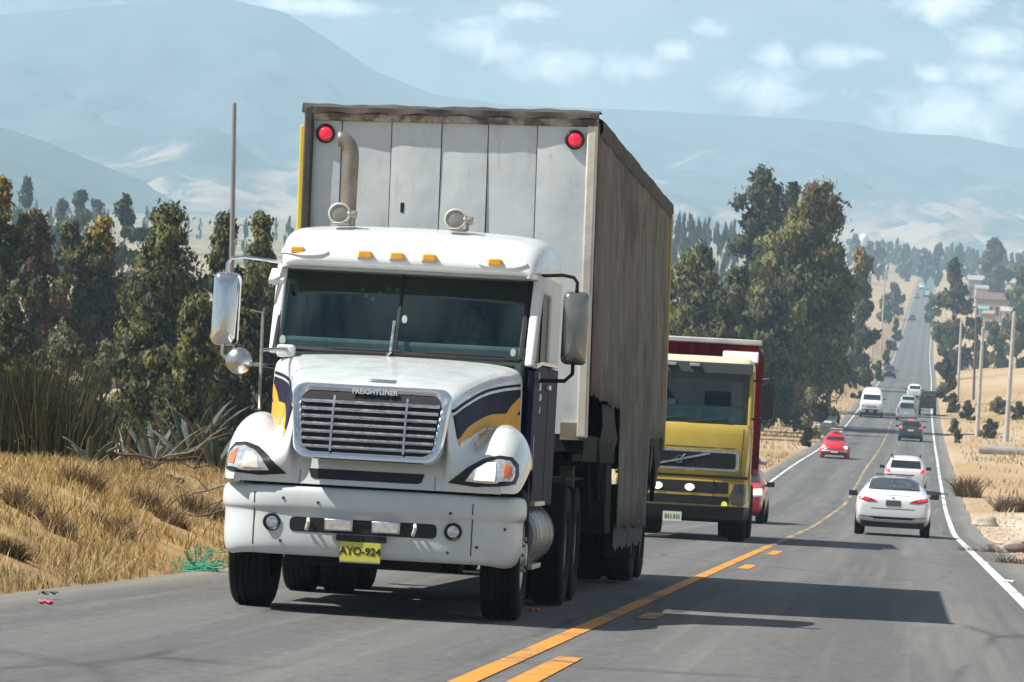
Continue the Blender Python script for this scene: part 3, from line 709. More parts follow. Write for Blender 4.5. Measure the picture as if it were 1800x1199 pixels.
# doors and side glass
for s in (-1, 1):
    a, b_ = (.99,1.042) if s > 0 else (-1.042,-.99)
    dr = MB().prism([(2.02,.86),(3.02,.86),(3.02,1.985),(2.40,1.985),(2.02,1.93)], a, b_, 'x').build('door', NAVY, T, bevel=.012)
    MB().prism([(3.04,.86),(3.69,.86),(3.69,1.985),(3.04,1.985)], a, b_, 'x').build('cab_side_panel', NAVY, T, bevel=.012)
    x1 = s*1.05
    MB().prism([(2.06,1.99),(2.42,2.015),(3.70,2.03),(3.70,2.0),(2.42,1.988),(2.05,1.95)], *sorted((s*1.02, s*1.056)), 'x').build('belt_trim', CHROME2, dr, False)
    MB().box(*sorted((s*1.04,s*1.07)), 2.86,2.98,1.80,1.84).build('handle', CHROME2, dr, bevel=.006)
    MB().prism([(2.14,1.99),(3.03,1.99),(3.03,2.57),(2.50,2.57)], *sorted((s*1.005,s*1.012)), 'x').build('side_window', mat('dark_side_glass', (.02,.03,.03), .35, 0, .2, 4, spec=.15), T, False)
    MB().prism([(2.52,1.99),(2.55,1.99),(2.55,2.57),(2.52,2.57)], *sorted((s*1.0,s*1.022)), 'x').build('window_bar', BLACK, T, False)
    if s > 0:
        mb = MB()
        for y0,y1,z0,z1 in ((2.30,2.38,1.86,1.93),(2.36,2.50,1.78,1.85),(2.40,2.55,1.70,1.765),(2.44,2.52,1.60,1.66)):
            mb.prism([(y0,z0),(y1,z0+.01),(y1-.02,z1),(y0+.02,z1-.01)], 1.043,1.046,'x')
        mb.prism([(2.16,1.05),(2.19,1.05),(2.21,1.42),(2.19,1.42)],1.043,1.046,'x')
        mb.build('door_emblem', WHITE_D, dr, False)
    # step and tank
    tk = MB().lathe([(2.02,.001),(2.02,.24),(2.05,.27),(3.95,.27),(3.98,.24),(3.98,.001)], (s*.86,0,.62), 'y', 28).build('fuel_tank', STEEL, T)
    for y in (2.4,3.5): MB().lathe([(y-.03,.276),(y+.03,.276)], (s*.86,0,.62), 'y', 28).build('tank_strap', CHROME2, tk)
    MB().box(*sorted((s*.80,s*1.10)), 2.05,3.1,.86,.90).box(*sorted((s*.9,s*1.10)), 2.1,3.0,.36,.40).build('step', ALU, T, False, bevel=.006)
    mb = MB()
    for k in range(4): mb.tube([(s*(.7+.1*k),3.95+.05*k,.9),(s*(.8+.06*k),4.05,.62-.04*k),(s*.9,4.0+.06*k,.40+.05*k)], .014, 6)
    mb.build('hose', BLACK, T)
# the cab widens a little towards its back
for o in set(COL.objects)-CAB0:
    if any(q in o.name for q in ('fuel_tank','tank_strap','step','hose')): continue
    for v in o.data.vertices: v.co.x = v.co.x*(1.025+(.07 if v.co.x > 0 or v.co.z > 2.64 else -.02)*max(0, v.co.y-2.0)/1.7)-.03
for o in set(COL.objects)-CAB0:
    if o.name.split('.')[0] in ('door','cab_side_panel','handle','belt_trim'):
        for v in o.data.vertices:
            if v.co.x < -.5: v.co.x += .085
for o in (hood, *hood.children):
    for v in o.data.vertices: v.co.x += -.035*max(0, min(1, v.co.y/2)); v.co.x *= 1+.035*max(0, (v.co.y-1.2)/.8)
# main mirrors
for s in (-1, 1):
    yb = 2.12 if s < 0 else 2.36; cx = 1.315 if s > 0 else -1.47
    x0 = s*.985
    arm = MB().tube([(x0,2.42,2.70),(cx-s*.12,yb+.02,2.715),(cx-s*.03,yb,2.70),(cx,yb,2.66),(cx,yb,2.58)], .014, 8)
    arm.tube([(cx,yb,2.60),(cx,yb,2.05),(cx,yb,1.93),(cx-s*.06,yb,1.87),(x0,2.34,1.86)], .016, 8)
    mr = arm.build('mirror', BLACKD if s > 0 else CHROME2, T)
    pr = rrect(cx-.105,cx+.105,2.005,2.59,.05,4)
    sh = MB(); rr = []
    for k, yy in ((1.0,yb+.10),(1.0,yb+.03),(.95,yb-.01),(.78,yb-.035),(.3,yb-.05),(.02,yb-.052)):
        rr.append([(cx+(x-cx)*k, yy, 2.297+(z-2.297)*(1-(1-k)*.5 if k > .1 else k)) for x, z in pr])
    sh.loft(rr, closed=True).build('mirror_shell', mat('mirror_chrome', (.70,.74,.78), .16, 1, .05, 6) if s < 0 else mat('mirror_dark_reflection', (.30,.30,.28), .22, .75, .3, 5), mr)  # right shell: its dark reflection is put into the chrome colour
    MB().prism(rrect(cx-.095,cx+.095,2.015,2.58,.045,4), yb+.085, yb+.092,'y').build('mirror_glass', CHROME, mr, False)
# fender mirror on the nearside, on its stalk
mb = MB().tube([(-.97,.95,1.50),(-.985,1.02,1.60),(-1.0,1.05,2.24),(-1.10,1.05,2.25)], .012, 8).tube([(-1.0,1.05,1.84),(-1.12,1.03,1.85)], .012, 8).tube([(-1.0,1.05,1.95),(-.95,1.3,1.97),(-.92,1.9,1.99)], .014, 8)
fm = mb.build('fender_mirror', STEEL, T)
MB().lathe([(-.075,.001),(-.07,.04),(-.05,.078),(-.02,.1),(.02,.103),(.022,.001)], (-1.165,1.03,1.86), 'y', 24).build('mirror_bowl', CHROME2, fm)
MB().box(-1.0,-.86,1.86,2.0,1.93,2.03).build('mirror_mount', W_PAINT, fm, False, bevel=.02)
mb = MB().prism([(2.30,2.52),(2.44,2.62),(2.44,2.66),(2.28,2.56)], -1.16,-1.03,'x'); mb.build('vent_visor', W_PAINT, T, False, bevel=.01)
# exhaust stack
mb = MB(); xs = -.77
pts = [(xs,4.0,.9),(xs,4.0,2.4),(xs,4.0,3.70)]+[(xs-.10+.10*math.cos(q), 4.0-.0*q, 3.70+.16*math.sin(q)) for q in np.linspace(.15,1.75,8)]
mb.tube(pts, .066, 16, False)
ex = mb.build('exhaust_stack', mat('weathered_exhaust', (.30,.27,.23), .5, .6, .25, 7, dirt=.5, dirtcol=(.16,.12,.09)), T)
ex.modifiers.new('solid', 'SOLIDIFY').thickness = .008
mb = MB(); mb.tube([(xs,4.0,1.5),(xs,4.0,2.6)], .10, 16).build('heat_shield', ALU, ex)
# drive axles: dual tyres
for ya in (4.62, 5.92):
    mb = MB().tube([(-.95,ya,.5),(.95,ya,.5)], .07, 8).lathe([(-.25,.05),(-.2,.18),(.2,.18),(.25,.05)], (0,ya,.5), 'x', 16).build('drive_axle', BLACKD, T, False)
    for s in (-1, 1):
        wheel('drive_wheel', T, (s*1.07, ya, .51), .51, .27, STEEL, front=False, sgn=s)
        wheel('drive_wheel', T, (s*.74, ya, .51), .51, .27, STEEL, front=False, sgn=s)
for s in (-1, 1):
    MB().prism([(4.02,.62),(4.02,1.05),(4.10,1.10),(6.6,1.10),(6.6,1.08),(4.14,1.07),(4.05,1.02),(4.05,.62)], *sorted((s*.6,s*1.2)),'x').build('mudguard', BLACKD, T, False)
MB().box(-.55,.55,3.9,6.4,.90,1.0).lathe([(1.02,.001),(1.02,.45),(1.12,.42),(1.12,.001)], (0,5.25,0), 'z', 24).build('fifth_wheel', BLACKD, T, False)
MB().box(.62,1.08,3.74,4.0,.95,1.12).build('battery_box', BLACK, T, bevel=.01)
rl = MB().lathe([(-.02,.001),(-.02,.03),(.02,.03)], (1.0,3.98,1.03), 'y', 12).build('red_marker_lamp', REDL, T)

# the driver, seen dimly behind the glass
def person_seated(parent_loc):
    v = [(0,0,.0),(0,-.02,.22),(0,-.03,.42),(0,-.05,.54),(0,-.07,.62),(0,-.085,.72),(0,-.08,.80),
         (.19,-.03,.43),(.25,-.16,.22),(.20,-.40,.16),(.17,-.47,.19),(-.19,-.03,.43),(-.25,-.16,.22),(-.20,-.40,.16),(-.17,-.47,.19),
         (.10,-.05,-.02),(.13,-.42,.02),(.13,-.5,-.36),(-.10,-.05,-.02),(-.13,-.42,.02),(-.13,-.5,-.36)]
    e = [(0,1),(1,2),(2,3),(3,4),(4,5),(5,6),(2,7),(7,8),(8,9),(9,10),(2,11),(11,12),(12,13),(13,14),(0,15),(15,16),(16,17),(0,18),(18,19),(19,20)]
    rad = [.15,.16,.14,.055,.075,.10,.085,.075,.05,.038,.03,.075,.05,.038,.03,.10,.075,.055,.10,.075,.055]
    me = bpy.data.meshes.new('person'); me.from_pydata(v, e, []); o = link('person', me, SHIRT, None, True)
    o.modifiers.new('skin', 'SKIN'); 
    for i, r_ in enumerate(rad): me.skin_vertices[0].data[i].radius = (r_, r_*.85)
    me.skin_vertices[0].data[0].use_root = True
    s_ = o.modifiers.new('sub', 'SUBSURF'); s_.levels = 2; s_.render_levels = 2
    return o
drv = person_seated(None)
M_T = Matrix.LocRotScale(Vector(T.location), T.rotation_euler, None)
drv.location = M_T @ Vector((.45, 3.12, 1.55)); drv.rotation_euler = T.rotation_euler
tag(drv, 'driver in a blue shirt seated at the wheel behind the white truck windscreen', 'person')
hd = MB().lathe([(.60,.02),(.62,.07),(.68,.098),(.75,.105),(.82,.09),(.87,.05),(.885,.001)], (0,-.09,0), 'z', 20).build('face', SKIN, drv, sub=1)
MB().lathe([(.70,.09),(.77,.116),(.82,.112),(.865,.085),(.905,.03),(.91,.001)], (0,-.055,0), 'z', 20).build('hair', HAIR, drv, sub=1)
for s in (-1, 1):
    MB().lathe([(-.008,.001),(0,.009),(.008,.001)], (s*.033,-.186,.765), 'y', 8).build('eye', HAIR, drv)
MB().prism([(-.19,.75),(-.225,.705),(-.19,.70)], -.014, .014, 'x').build('nose', SKIN, drv)
for s in (-1, 1):
    hm_ = MB(); cx, cy, cz = s*.17, -.48, .20
    hm_.obox((cx,cy-.02,cz), (.07,.09,.03))
    for k in range(4): hm_.tube([(cx-.028+.019*k,cy-.06,cz),(cx-.028+.019*k,cy-.10,cz+.012),(cx-.028+.019*k,cy-.105,cz-.03+.004*k)], [.009,.008,.007], 6)
    hm_.tube([(cx-s*.035,cy-.02,cz),(cx-s*.06,cy-.06,cz+.01)], [.011,.009], 6)
    hm_.build('hand', SKIN, drv)

# ------------------------------------------------------------------ box trailer
loc, rot = on_road(-3.98, 26.4, R(.0)); rot = (rot[0], R(-1.25), rot[2])
B = empty('box_trailer', (loc[0], loc[1], loc[2]), rot, 'tall dented pale grey box trailer with two red lamps, coupled behind the white tractor', 'trailer')
HWT = 1.27; Y0, Y1, ZB, ZT = 4.9, 14.9, 1.42, 4.16
# front bulkhead: six dented sheets
m, nt, b = nt_new('bulkhead_sheet'); co = coords(nt, 'Object')
n1 = noise(nt, co, 1.6, 7, .65); n2 = noise(nt, coords(nt, 'Object', (3, 1, .6)), 3.5, 8, .7)
c = ramp(nt, n1, [(.3, (.57,.63,.655)), (.7, (.70,.75,.765))]); c = mixc(nt, ramp(nt, n2, [(.55, 0.), (.78, .55)]), c, (.33,.32,.30))
nt.links.new(c, b.inputs['Base Color']); b.inputs['Roughness'].default_value = .5; b.inputs['Metallic'].default_value = .15
bump(nt, b, noise(nt, co, 1.7, 3, .5), .42, .05); M_BULK = m
mb = MB(); xs = [-1.22,-.96,-.52,-.08,.33,.76,1.20]
for i in range(6):
    a, b2 = xs[i]+.004, xs[i+1]-.004
    rows = []
    for z in np.linspace(1.45, 4.12, 12):
        rows.append([(a+(b2-a)*t, Y0+.007*math.sin(i*2.1+z*1.7)-.007*math.sin(t*PI)+.005*math.sin(z*3+i), z) for t in np.linspace(0,1,7)])
    mb.loft(rows)
fp = mb.build('front_panel', M_BULK, B); 
mb = MB()
for x in xs[1:-1]: mb.box(x-.005,x+.005,Y0+.004,Y0+.03,1.45,4.12)
mb.build('panel_seam', SEAM, fp, False)
MB().box(-.42,-.385,Y0-.016,Y0-.0,3.33,3.42).build('tear', BLACK, fp, False, bevel=.01)
# front frame: corner posts and a battered top rail standing proud
m, nt, b = nt_new('rusty_frame'); co = coords(nt, 'Object'); n1 = noise(nt, co, 5, 9, .75)
c = ramp(nt, n1, [(.36, (.055,.045,.040)), (.46, (.17,.13,.10)), (.56, (.40,.37,.33)), (.72, (.58,.56,.52))]); nt.links.new(c, b.inputs['Base Color']); b.inputs['Roughness'].default_value = .75; M_FRAME = m
PALE = mat('pale_post', (.66,.63,.56), .6, 0, .12, 4, dirt=.55, dirtcol=(.22,.17,.13))
M_DKRAIL = mat('dark_rail', (.045,.042,.04), .7, 0, .3, 5, dirt=.4, dirtcol=(.16,.13,.10))
MB().box(1.195,1.28,Y0-.045,Y0+.10,ZB,4.24).build('corner_post', PALE, B, bevel=.015)
MB().box(-1.285,-1.21,Y0-.075,Y0+.10,ZB,4.24).build('corner_post', M_DKRAIL, B, bevel=.015)
MB().box(-1.29,1.28,Y0-.05,Y0+.10,4.12,4.19).build('front_rail', M_FRAME, B, bevel=.012)
mb = MB(); rr = []
for x in np.linspace(-1.31,1.30,40):
    dz = .005*math.sin(x*9)+.004*math.sin(x*23+1); rr.append([(x,Y0+.3,4.27+dz),(x,Y0-.03,4.265+dz),(x,Y0-.072+.01*math.sin(x*13),4.235),(x,Y0-.075,4.185+.012*math.sin(x*17)),(x,Y0-.03,4.183)])
M_TARP = mat('roof_tarp', (.055,.050,.048), .85, 0, .35, 5, dirt=.5, dirtcol=(.17,.14,.12), bmp=.3)
mb.loft(rr); mb.build('tarp_edge', M_TARP, B)
# roof and canvas rolled along the top of the sides
mb = MB(); rr = []
for y in np.linspace(Y0+.25, Y1, 30):
    k = .006*math.sin(y*2.3)+.004*math.sin(y*6.1)
    rr.append([(-1.30,y,4.10+k),(-1.31,y,4.2),(-1.22,y,4.265+k),(0,y,4.29+.5*k),(1.20,y,4.27+k),(1.305,y,4.21+k),(1.312,y,4.12+1.5*k),(1.285,y,4.07+k)])
mb.loft(rr); mb.build('tarp_roof', M_TARP, B)
# curtain sides
def curtain_mat():
    m, nt, b = nt_new('patched_curtain'); co = coords(nt, 'Object'); s = nt.nodes.new('ShaderNodeSeparateXYZ'); nt.links.new(co, s.inputs[0])
    mr = nt.nodes.new('ShaderNodeMapRange'); mr.inputs[1].default_value = 4.9; mr.inputs[2].default_value = 14.9; nt.links.new(s.outputs[1], mr.inputs[0])
    nn = noise(nt, coords(nt, 'Object', (1,1.4,.22)), 1.6, 6, .65); a = nt.nodes.new('ShaderNodeMath'); a.operation = 'MULTIPLY_ADD'; nt.links.new(nn, a.inputs[0]); a.inputs[1].default_value = .07
    sb = nt.nodes.new('ShaderNodeMath'); sb.operation = 'SUBTRACT'; nt.links.new(mr.outputs[0], sb.inputs[0]); sb.inputs[1].default_value = .035; nt.links.new(sb.outputs[0], a.inputs[2])
    c = ramp(nt, a.outputs[0], [(0, (.20,.05,.06)), (.055, (.23,.075,.08)), (.09, (.235,.19,.175)), (.24, (.23,.20,.18)), (.30, (.285,.265,.185)), (.36, (.225,.20,.17)), (.42, (.19,.15,.145)), (.52, (.25,.225,.175)), (.62, (.28,.265,.185)), (.70, (.20,.20,.185)), (.82, (.24,.235,.175)), (.95, (.27,.25,.17)), (.985, (.36,.28,.10))])
    big = noise(nt, coords(nt, 'Object', (1,.9,.8)), 1.3, 8, .72, .5); c = mixc(nt, .55, c, (.225,.23,.215)); c = mixc(nt, ramp(nt, big, [(.40, .75), (.52, 0.)]), c, (.115,.10,.095)); c = mixc(nt, ramp(nt, big, [(.55, 0.), (.66, .6)]), c, (.33,.31,.27)); b2 = noise(nt, coords(nt, 'Object', (1,.5,.5)), 3.1, 6, .7); c = mixc(nt, ramp(nt, b2, [(.58, 0.), (.63, .5)]), c, (.14,.15,.16))
    g = noise(nt, coords(nt, 'Object', (1,2.2,.35)), 3.0, 9, .72)
    c = mixc(nt, ramp(nt, g, [(.38, .5), (.58, 0.)]), c, (.11,.10,.095))
    g2 = noise(nt, coords(nt, 'Object', (1,5,.25)), 2.0, 8, .7); c = mixc(nt, ramp(nt, g2, [(.60, 0.), (.75, .35)]), c, (.40,.38,.33))
    c = mixc(nt, .04, c, (.03,.028,.028)); nt.links.new(c, b.inputs['Base Color']); b.inputs['Roughness'].default_value = .95; b.inputs['Specular IOR Level'].default_value = .05; bump(nt, b, g, .25, .03); return m
M_CUR = curtain_mat()
mb = MB(); rr = []
ycs = np.linspace(Y0+.1, Y1-.02, 160)
for y in ycs:
    wv = .004*math.sin(y*4.1)+.0025*math.sin(y*11+1)
    # the hem: high at the front, down to the axle in the middle, torn at the back
    hem = np.interp(y, [Y0,7.3,7.5,8.3,8.34,12.2,12.4,15], [1.80,1.76,1.74,1.74,.62,.58,1.50,1.54])+.012*math.sin(y*5)+.008*math.sin(y*13.3)
    rr.append([(1.278+wv*t*(1.3-.3*t) + .02*(1-t), y, 4.18+(hem-4.18)*(1-t)) for t in np.linspace(1,0,14)])
mb.loft(rr); cur = mb.build('side_curtain', M_CUR, B); cur.modifiers.new('solid','SOLIDIFY').thickness = .008
mb = MB().box(-1.275,-1.255,Y0+.1,Y1,1.45,4.16); mb.build('side_panel', mat('yellow_side', (.72,.58,.05), .5, 0, .1, 3, dirt=.3), B, False)
MB().box(-1.335,-1.286,Y0+.02,Y0+.14,1.5,4.08).build('yellow_edge', mat('yellow_strip', (.80,.62,.04), .5), B, False, bevel=.01)
MB().box(-1.255,1.265,Y1-.04,Y1,1.40,4.2).build('rear_panel', M_DKRAIL, B, False)
MB().box(1.255,1.30,Y1-.10,Y1+.01,1.42,4.12).build('rear_post', mat('ochre_post', (.42,.33,.10), .7, 0, .2, 4, dirt=.4), B, bevel=.01)
mb = MB().box(-1.25,1.25,Y0+.0,Y1,1.30,1.44)
for s in (-1, 1):
    mb.box(s*.5-.06,s*.5+.06,Y0+.6,Y1-.1,1.0,1.30); mb.box(*sorted((s*1.16,s*1.255)),Y0,Y1,1.22,1.45)
for y in np.arange(Y0+.5, Y1, .8): mb.box(-1.2,1.2,y-.04,y+.04,1.18,1.30)
mb.build('floor_frame', BLACKD, B, False)
MB().box(1.05,1.25,Y0-.03,Y0+.05,1.40,1.55).box(.2,.9,Y0-.02,Y0+.05,1.36,1.44).build('front_sill', mat('rust_sill', (.28,.22,.17), .8, 0, .3, 6), B, False)
for x in (-1.10, 1.09):
    l_ = MB().lathe([(0,.085),(-.03,.085),(-.04,.072),(-.03,.06)], (x,Y0-.01,4.005), 'y', 28).build('red_lamp', BLACK, B)
    MB().lathe([(-.028,.061),(-.044,.04),(-.05,.001)], (x,Y0-.01,4.005), 'y', 24).build('lens', mat('bright_red_lens', (.95,.02,.05), .25, 0, .05, 30, .5, emit=(1,.02,.06), estr=.25), l_)
# landing legs, tool boxes, side clutter hanging under the floor
mb = MB()
for s in (-1, 1): mb.box(s*.9-.06,s*.9+.06,7.25,7.4,.42,1.25).box(s*.9-.12,s*.9+.12,7.2,7.45,.38,.43)
mb.tube([(-.9,7.32,.9),(.9,7.32,.9)], .03, 8); mb.build('landing_leg', STEEL, B, False)
mb = MB().box(.80,1.24,7.62,8.25,.55,1.22); mb.build('tool_box', BLACKD, B, bevel=.02)
for k in range(16):
    mb = MB()
    y = 6.2+.14*k if k < 9 else 12.7+.13*(k-9); x = 1.18+.07*math.sin(k*2.2); z1 = .75+.25*abs(math.sin(k*1.7))
    mb.tube([(x,y,1.45),(x+.03*math.sin(k),y+.02,1.2),(x+.02,y+.05*math.cos(k),z1)], .028, 6).build('strap', BLACKD, B)
mb = MB(); rr = []
for y in np.linspace(6.5,8.3,16):
    rr.append([(1.25+.02*math.sin(y*9),y,1.76),(1.27+.02*math.sin(y*11),y,1.5+.05*math.sin(y*6)),(1.22,y,1.22+.03*math.sin(y*4.5))])
mb.loft(rr).build('torn_skirt', mat('black_tarp', (.02,.02,.02), .8, 0, .3, 6), B)
rr = []
mb = MB()
for y in np.linspace(12.55,14.8,22):
    rr.append([(1.25+.02*math.sin(y*9),y,1.62),(1.262+.02*math.sin(y*11),y,1.35+.05*math.sin(y*6)),(1.22,y,1.02+.05*math.sin(y*5.5))])
mb.loft(rr).build('torn_skirt', MATS['black_tarp'], B)
# flap of the curtain brushing over the wheels: ragged canvas below
mb = MB(); rr = []
for y in np.linspace(8.4,12.2,40): rr.append([(1.265,y,.66),(1.27+.01*math.sin(y*8),y,.52),(1.26,y,.40+.015*math.sin(y*7)+.02*math.sin(y*15))])
mb.loft(rr).build('ragged_hem', mat('dirty_canvas', (.10,.095,.09), .9, 0, .4, 6), B)
for ya in (11.9, 13.2):
    MB().tube([(-1,ya,.5),(1,ya,.5)], .07, 8).box(-.6,.6,ya-.1,ya+.1,.62,1.05).build('trailer_axle', BLACKD, B, False)
    for s in (-1, 1):
        for xx in (1.06, .74): wheel('trailer_wheel', B, (s*xx, ya, .51), .51, .27, STEEL, front=False, sgn=s)
    for s in (-1, 1): MB().box(*sorted((s*.95,s*1.22)),ya-.66,ya-.64,.25,1.0).build('mud_flap', BLACK, B, False)
# ------------------------------------------------------------------ the mustard tipper truck
YEL = mat('mustard_paint', (.50,.36,.05), .38, 0, .06, 2.5, .3, dirt=.25, dirtcol=(.36,.29,.14))
REDP = mat('tipper_red', (.22,.012,.02), .75, 0, .15, 3, spec=.15, dirt=.3, dirtcol=(.13,.05,.05))
loc, rot = on_road(-3.97, 66.0, R(1.3))
Y = empty('tipper_truck', loc, rot, 'mustard yellow cab-over tipper truck with red load body, half hidden behind the box trailer', 'truck')
CABST = [(0.03,1.16),(.0,1.19),(.0,1.20)]
def ysec(z, y, hw, r=.16): return [(-hw,y+1.9,z),(-hw,y+r*1.2,z),(-hw+r*.3,y+r*.35,z),(-hw+r,y+.02,z),(-hw*.5,y-.03,z),(0,y-.04,z),(hw*.5,y-.03,z),(hw-r,y+.02,z),(hw-r*.3,y+r*.35,z),(hw,y+r*1.2,z),(hw,y+1.9,z)]
body = MB().loft([ysec(1.08,.03,1.18),ysec(1.14,.0,1.20),ysec(1.7,.0,1.22),ysec(1.95,.03,1.22),ysec(2.10,.07,1.22),ysec(2.13,.10,1.21)])
cabb = body.build('cab', YEL, Y)
for s in (-1, 1):
    mb = MB(); mb.prism([(.10,2.1),(.22,2.1),(.42,3.12),(.30,3.12)], *sorted((s*1.14,s*1.205)),'x')
    mb.prism([(.22,2.1),(1.9,2.1),(1.9,2.25),(.25,2.25)], *sorted((s*1.17,s*1.215)),'x')
    mb.prism([(1.2,2.25),(1.9,2.25),(1.9,3.15),(1.2,3.15)], *sorted((s*1.17,s*1.215)),'x')
    mb.build('pillar', YEL, Y, bevel=.02)
MB().loft([ysec(3.13,.30,1.20),ysec(3.22,.29,1.205),ysec(3.31,.36,1.19),ysec(3.38,.50,1.12),ysec(3.39,1.2,.9)]).build('cab_roof', mat('cream_roof', (.70,.64,.46), .5, 0, .06, 4, dirt=.3), Y, sub=1)
MB().prism([(.11,3.04),(.27,3.08),(.33,3.24),(.22,3.25)], -1.19,1.19,'x').build('sun_visor', mat('visor_green', (.035,.045,.04), .3, 0, .1, 5), Y, bevel=.02)
for x in (-.72,-.30,.13):
    f = MB().box(x-.09,x+.09,.09,.20,3.16,3.215).build('visor_lamp', LENS, Y, bevel=.01)
MB().prism([(1.05,3.30),(1.3,3.30),(1.4,3.52),(1.15,3.50)], .60,1.26,'x').build('deflector', W_PAINT, Y, bevel=.02)
yl = lambda x, t: (x, .10+.24*t+.10*abs(x/1.1)**4, 2.12+t*.98)
MB().loft([[yl(x,t) for x in np.linspace(-1.165,1.165,13)] for t in (0,.3,.7,1)]).build('windscreen', glass('clear_cab_glass', (.10,.22,.22), .62), Y)
mb = MB().tube([yl(x,0) for x in np.linspace(-1.17,1.17,13)], .03, 6).tube([yl(x,1) for x in np.linspace(-1.17,1.17,13)], .025, 6)
for x in (-1.165,1.165): mb.tube([yl(x,t) for t in np.linspace(0,1,5)], .025, 6)
mb.build('windscreen_seal', BLACK, Y)
for x0 in (-.75,.05): MB().tube([(x0,.06,2.15),(x0+.4,.06,2.19),(x0+.75,.075,2.24)], .014, 6).build('wiper', BLACK, Y)
MB().box(-1.10,1.10,.36,.75,2.0,2.46).build('dashboard', mat('dash_paled_by_reflection', (.36,.45,.47), .6, 0, .2, 5), Y, False, bevel=.08)  # real dash, raised and paled to imitate reflections low in the windscreen
MB().box(-.35,-.2,.33,.36,2.44,2.55).build('dash_note', WHITE_D, Y, False)
MB().box(-1.15,1.15,1.6,1.66,1.2,3.1).box(-1.15,1.15,.4,1.62,1.9,1.94).build('cabin_lining', CABIN, Y, False)
for x in (-.6,.55): MB().box(x-.25,x+.25,1.2,1.35,2.0,2.75).build('seat', CABIN, Y, False, bevel=.06)
mb = MB(); C0 = Vector((.55,.62,2.36)); rp = [C0+Vector((.22*math.cos(q), .2*math.sin(q)*.8, .2*math.sin(q)*.5)) for q in np.linspace(0,2*PI,19)]
mb.tube(rp, .018, 6, False).tube([rp[0], rp[9]], .014, 6).build('steering_wheel', BLACK, Y)
decal('bonnet_seam', bvh_of(cabb), [(-1.1,1.70),(1.1,1.70),(1.1,1.688),(-1.1,1.688)], 'y', -1, 1, SEAM, cabb, .004)
for s in (-1,1): decal('corner_seam', bvh_of(cabb), [(s*1.06,1.2),(s*1.072,1.2),(s*1.09,2.05),(s*1.078,2.05)], 'y', -1, 1, SEAM, cabb, .004)
MB().tube([(-.62,.055,2.13),(-.45,-.0,1.95),(-.2,-.0,1.73)], .012, 6).build('grab_handle', YEL, Y) if 0 else None
# radiator grille with its diagonal bar
gp = MB().prism(rrect(-1.02,1.02,1.27,1.64,.05), -.062,-.02,'y').build('grille', CHROME2, Y, bevel=.01)
MB().prism(rrect(-.97,.97,1.315,1.60,.04), -.068,-.05,'y').build('grille_mesh', mat('grille_dark', (.018,.022,.025), .7, 0, .2, 20, spec=.15), gp, False)
MB().prism([(-.62,1.335),(-.55,1.315),(.52,1.575),(.45,1.597)], -.078,-.066,'y').build('diagonal_bar', CHROME2, gp, False)
MB().lathe([(-.066,.075),(-.085,.075),(-.085,.05),(-.07,.05)], (-.05,0,1.455), 'y', 24).tube([(-.005,-.078,1.50),(.05,-.078,1.555)], .012, 6).build('round_emblem', CHROME, gp)
MB().prism([(-1.2,1.14),(1.2,1.14),(1.2,1.19),(-1.2,1.19)], -.045,.0,'y').build('cab_gap', BLACK, Y, False)
bp = MB().loft([ysec(.34,.14,1.16,.2),ysec(.40,.0,1.2,.2),ysec(.62,-.06,1.22,.2),ysec(.64,-.05,1.22,.2)])
bp.build('lower_bumper', BLACK, Y)
bp = MB().loft([ysec(.64,-.05,1.215,.2),ysec(.9,-.05,1.215,.2),ysec(1.10,-.02,1.20,.2),ysec(1.12,.05,1.2,.2)]).build('bumper', YEL, Y); YB = bvh_of(bp)
decal('upper_intake', YB, rrect(-.86,.86,.865,1.075,.03), 'y', -1, 1, BLACK, bp, .006)
decal('lower_intake', YB, rrect(-.88,.88,.655,.815,.03), 'y', -1, 1, BLACK, bp, .006)
for s in (-1, 1):
    h = decal('headlight', YB, [(s*a,b_) for a,b_ in ((.92,.68),(.88,.80),(.97,1.05),(1.18,1.05),(1.20,.72),(1.1,.65))], 'y', -1, 1, mat('dark_headlight', (.06,.065,.065), .12, .2, .3, 20, .8), bp, .008)
    decal('fog_light', YB, [(s*.80+.055*math.cos(q), .67+.06*math.sin(q)) for q in np.linspace(0,2*PI,16,endpoint=False)], 'y', -1, 1, mat('yellow_fog', (.75,.80,.05), .3, 0, .1, 20, emit=(.8,.9,.05), estr=.35), bp, .02)
for x in (-.42,.16):
    decal('spot_lamp', YB, [(x+.085*math.cos(q), .955+.06*math.sin(q)) for q in np.linspace(0,2*PI,16,endpoint=False)], 'y', -1, 1, LAMPW, bp, .03)
MB().box(.585,.60,-.085,-.06,.68,1.12).build('bumper_bar', BLACK, Y, False)
pt = MB().prism(rrect(-.30,.04,.33,.50,.012), -.09,-.075,'y').build('licence_plate', PLATE_W, Y, False)
mb = MB()
for k, (a, b_) in enumerate(((-.265,-.225),(-.215,-.18),(-.165,-.135),(-.115,-.075),(-.06,-.03),(-.02,.01))): mb.prism([(a,.37),(b_,.37),(b_-.004*(k%3),.455),(a+.006*(k%2),.455)], -.092,-.089,'y')
mb.build('plate_characters', PLATE_G, pt, False)
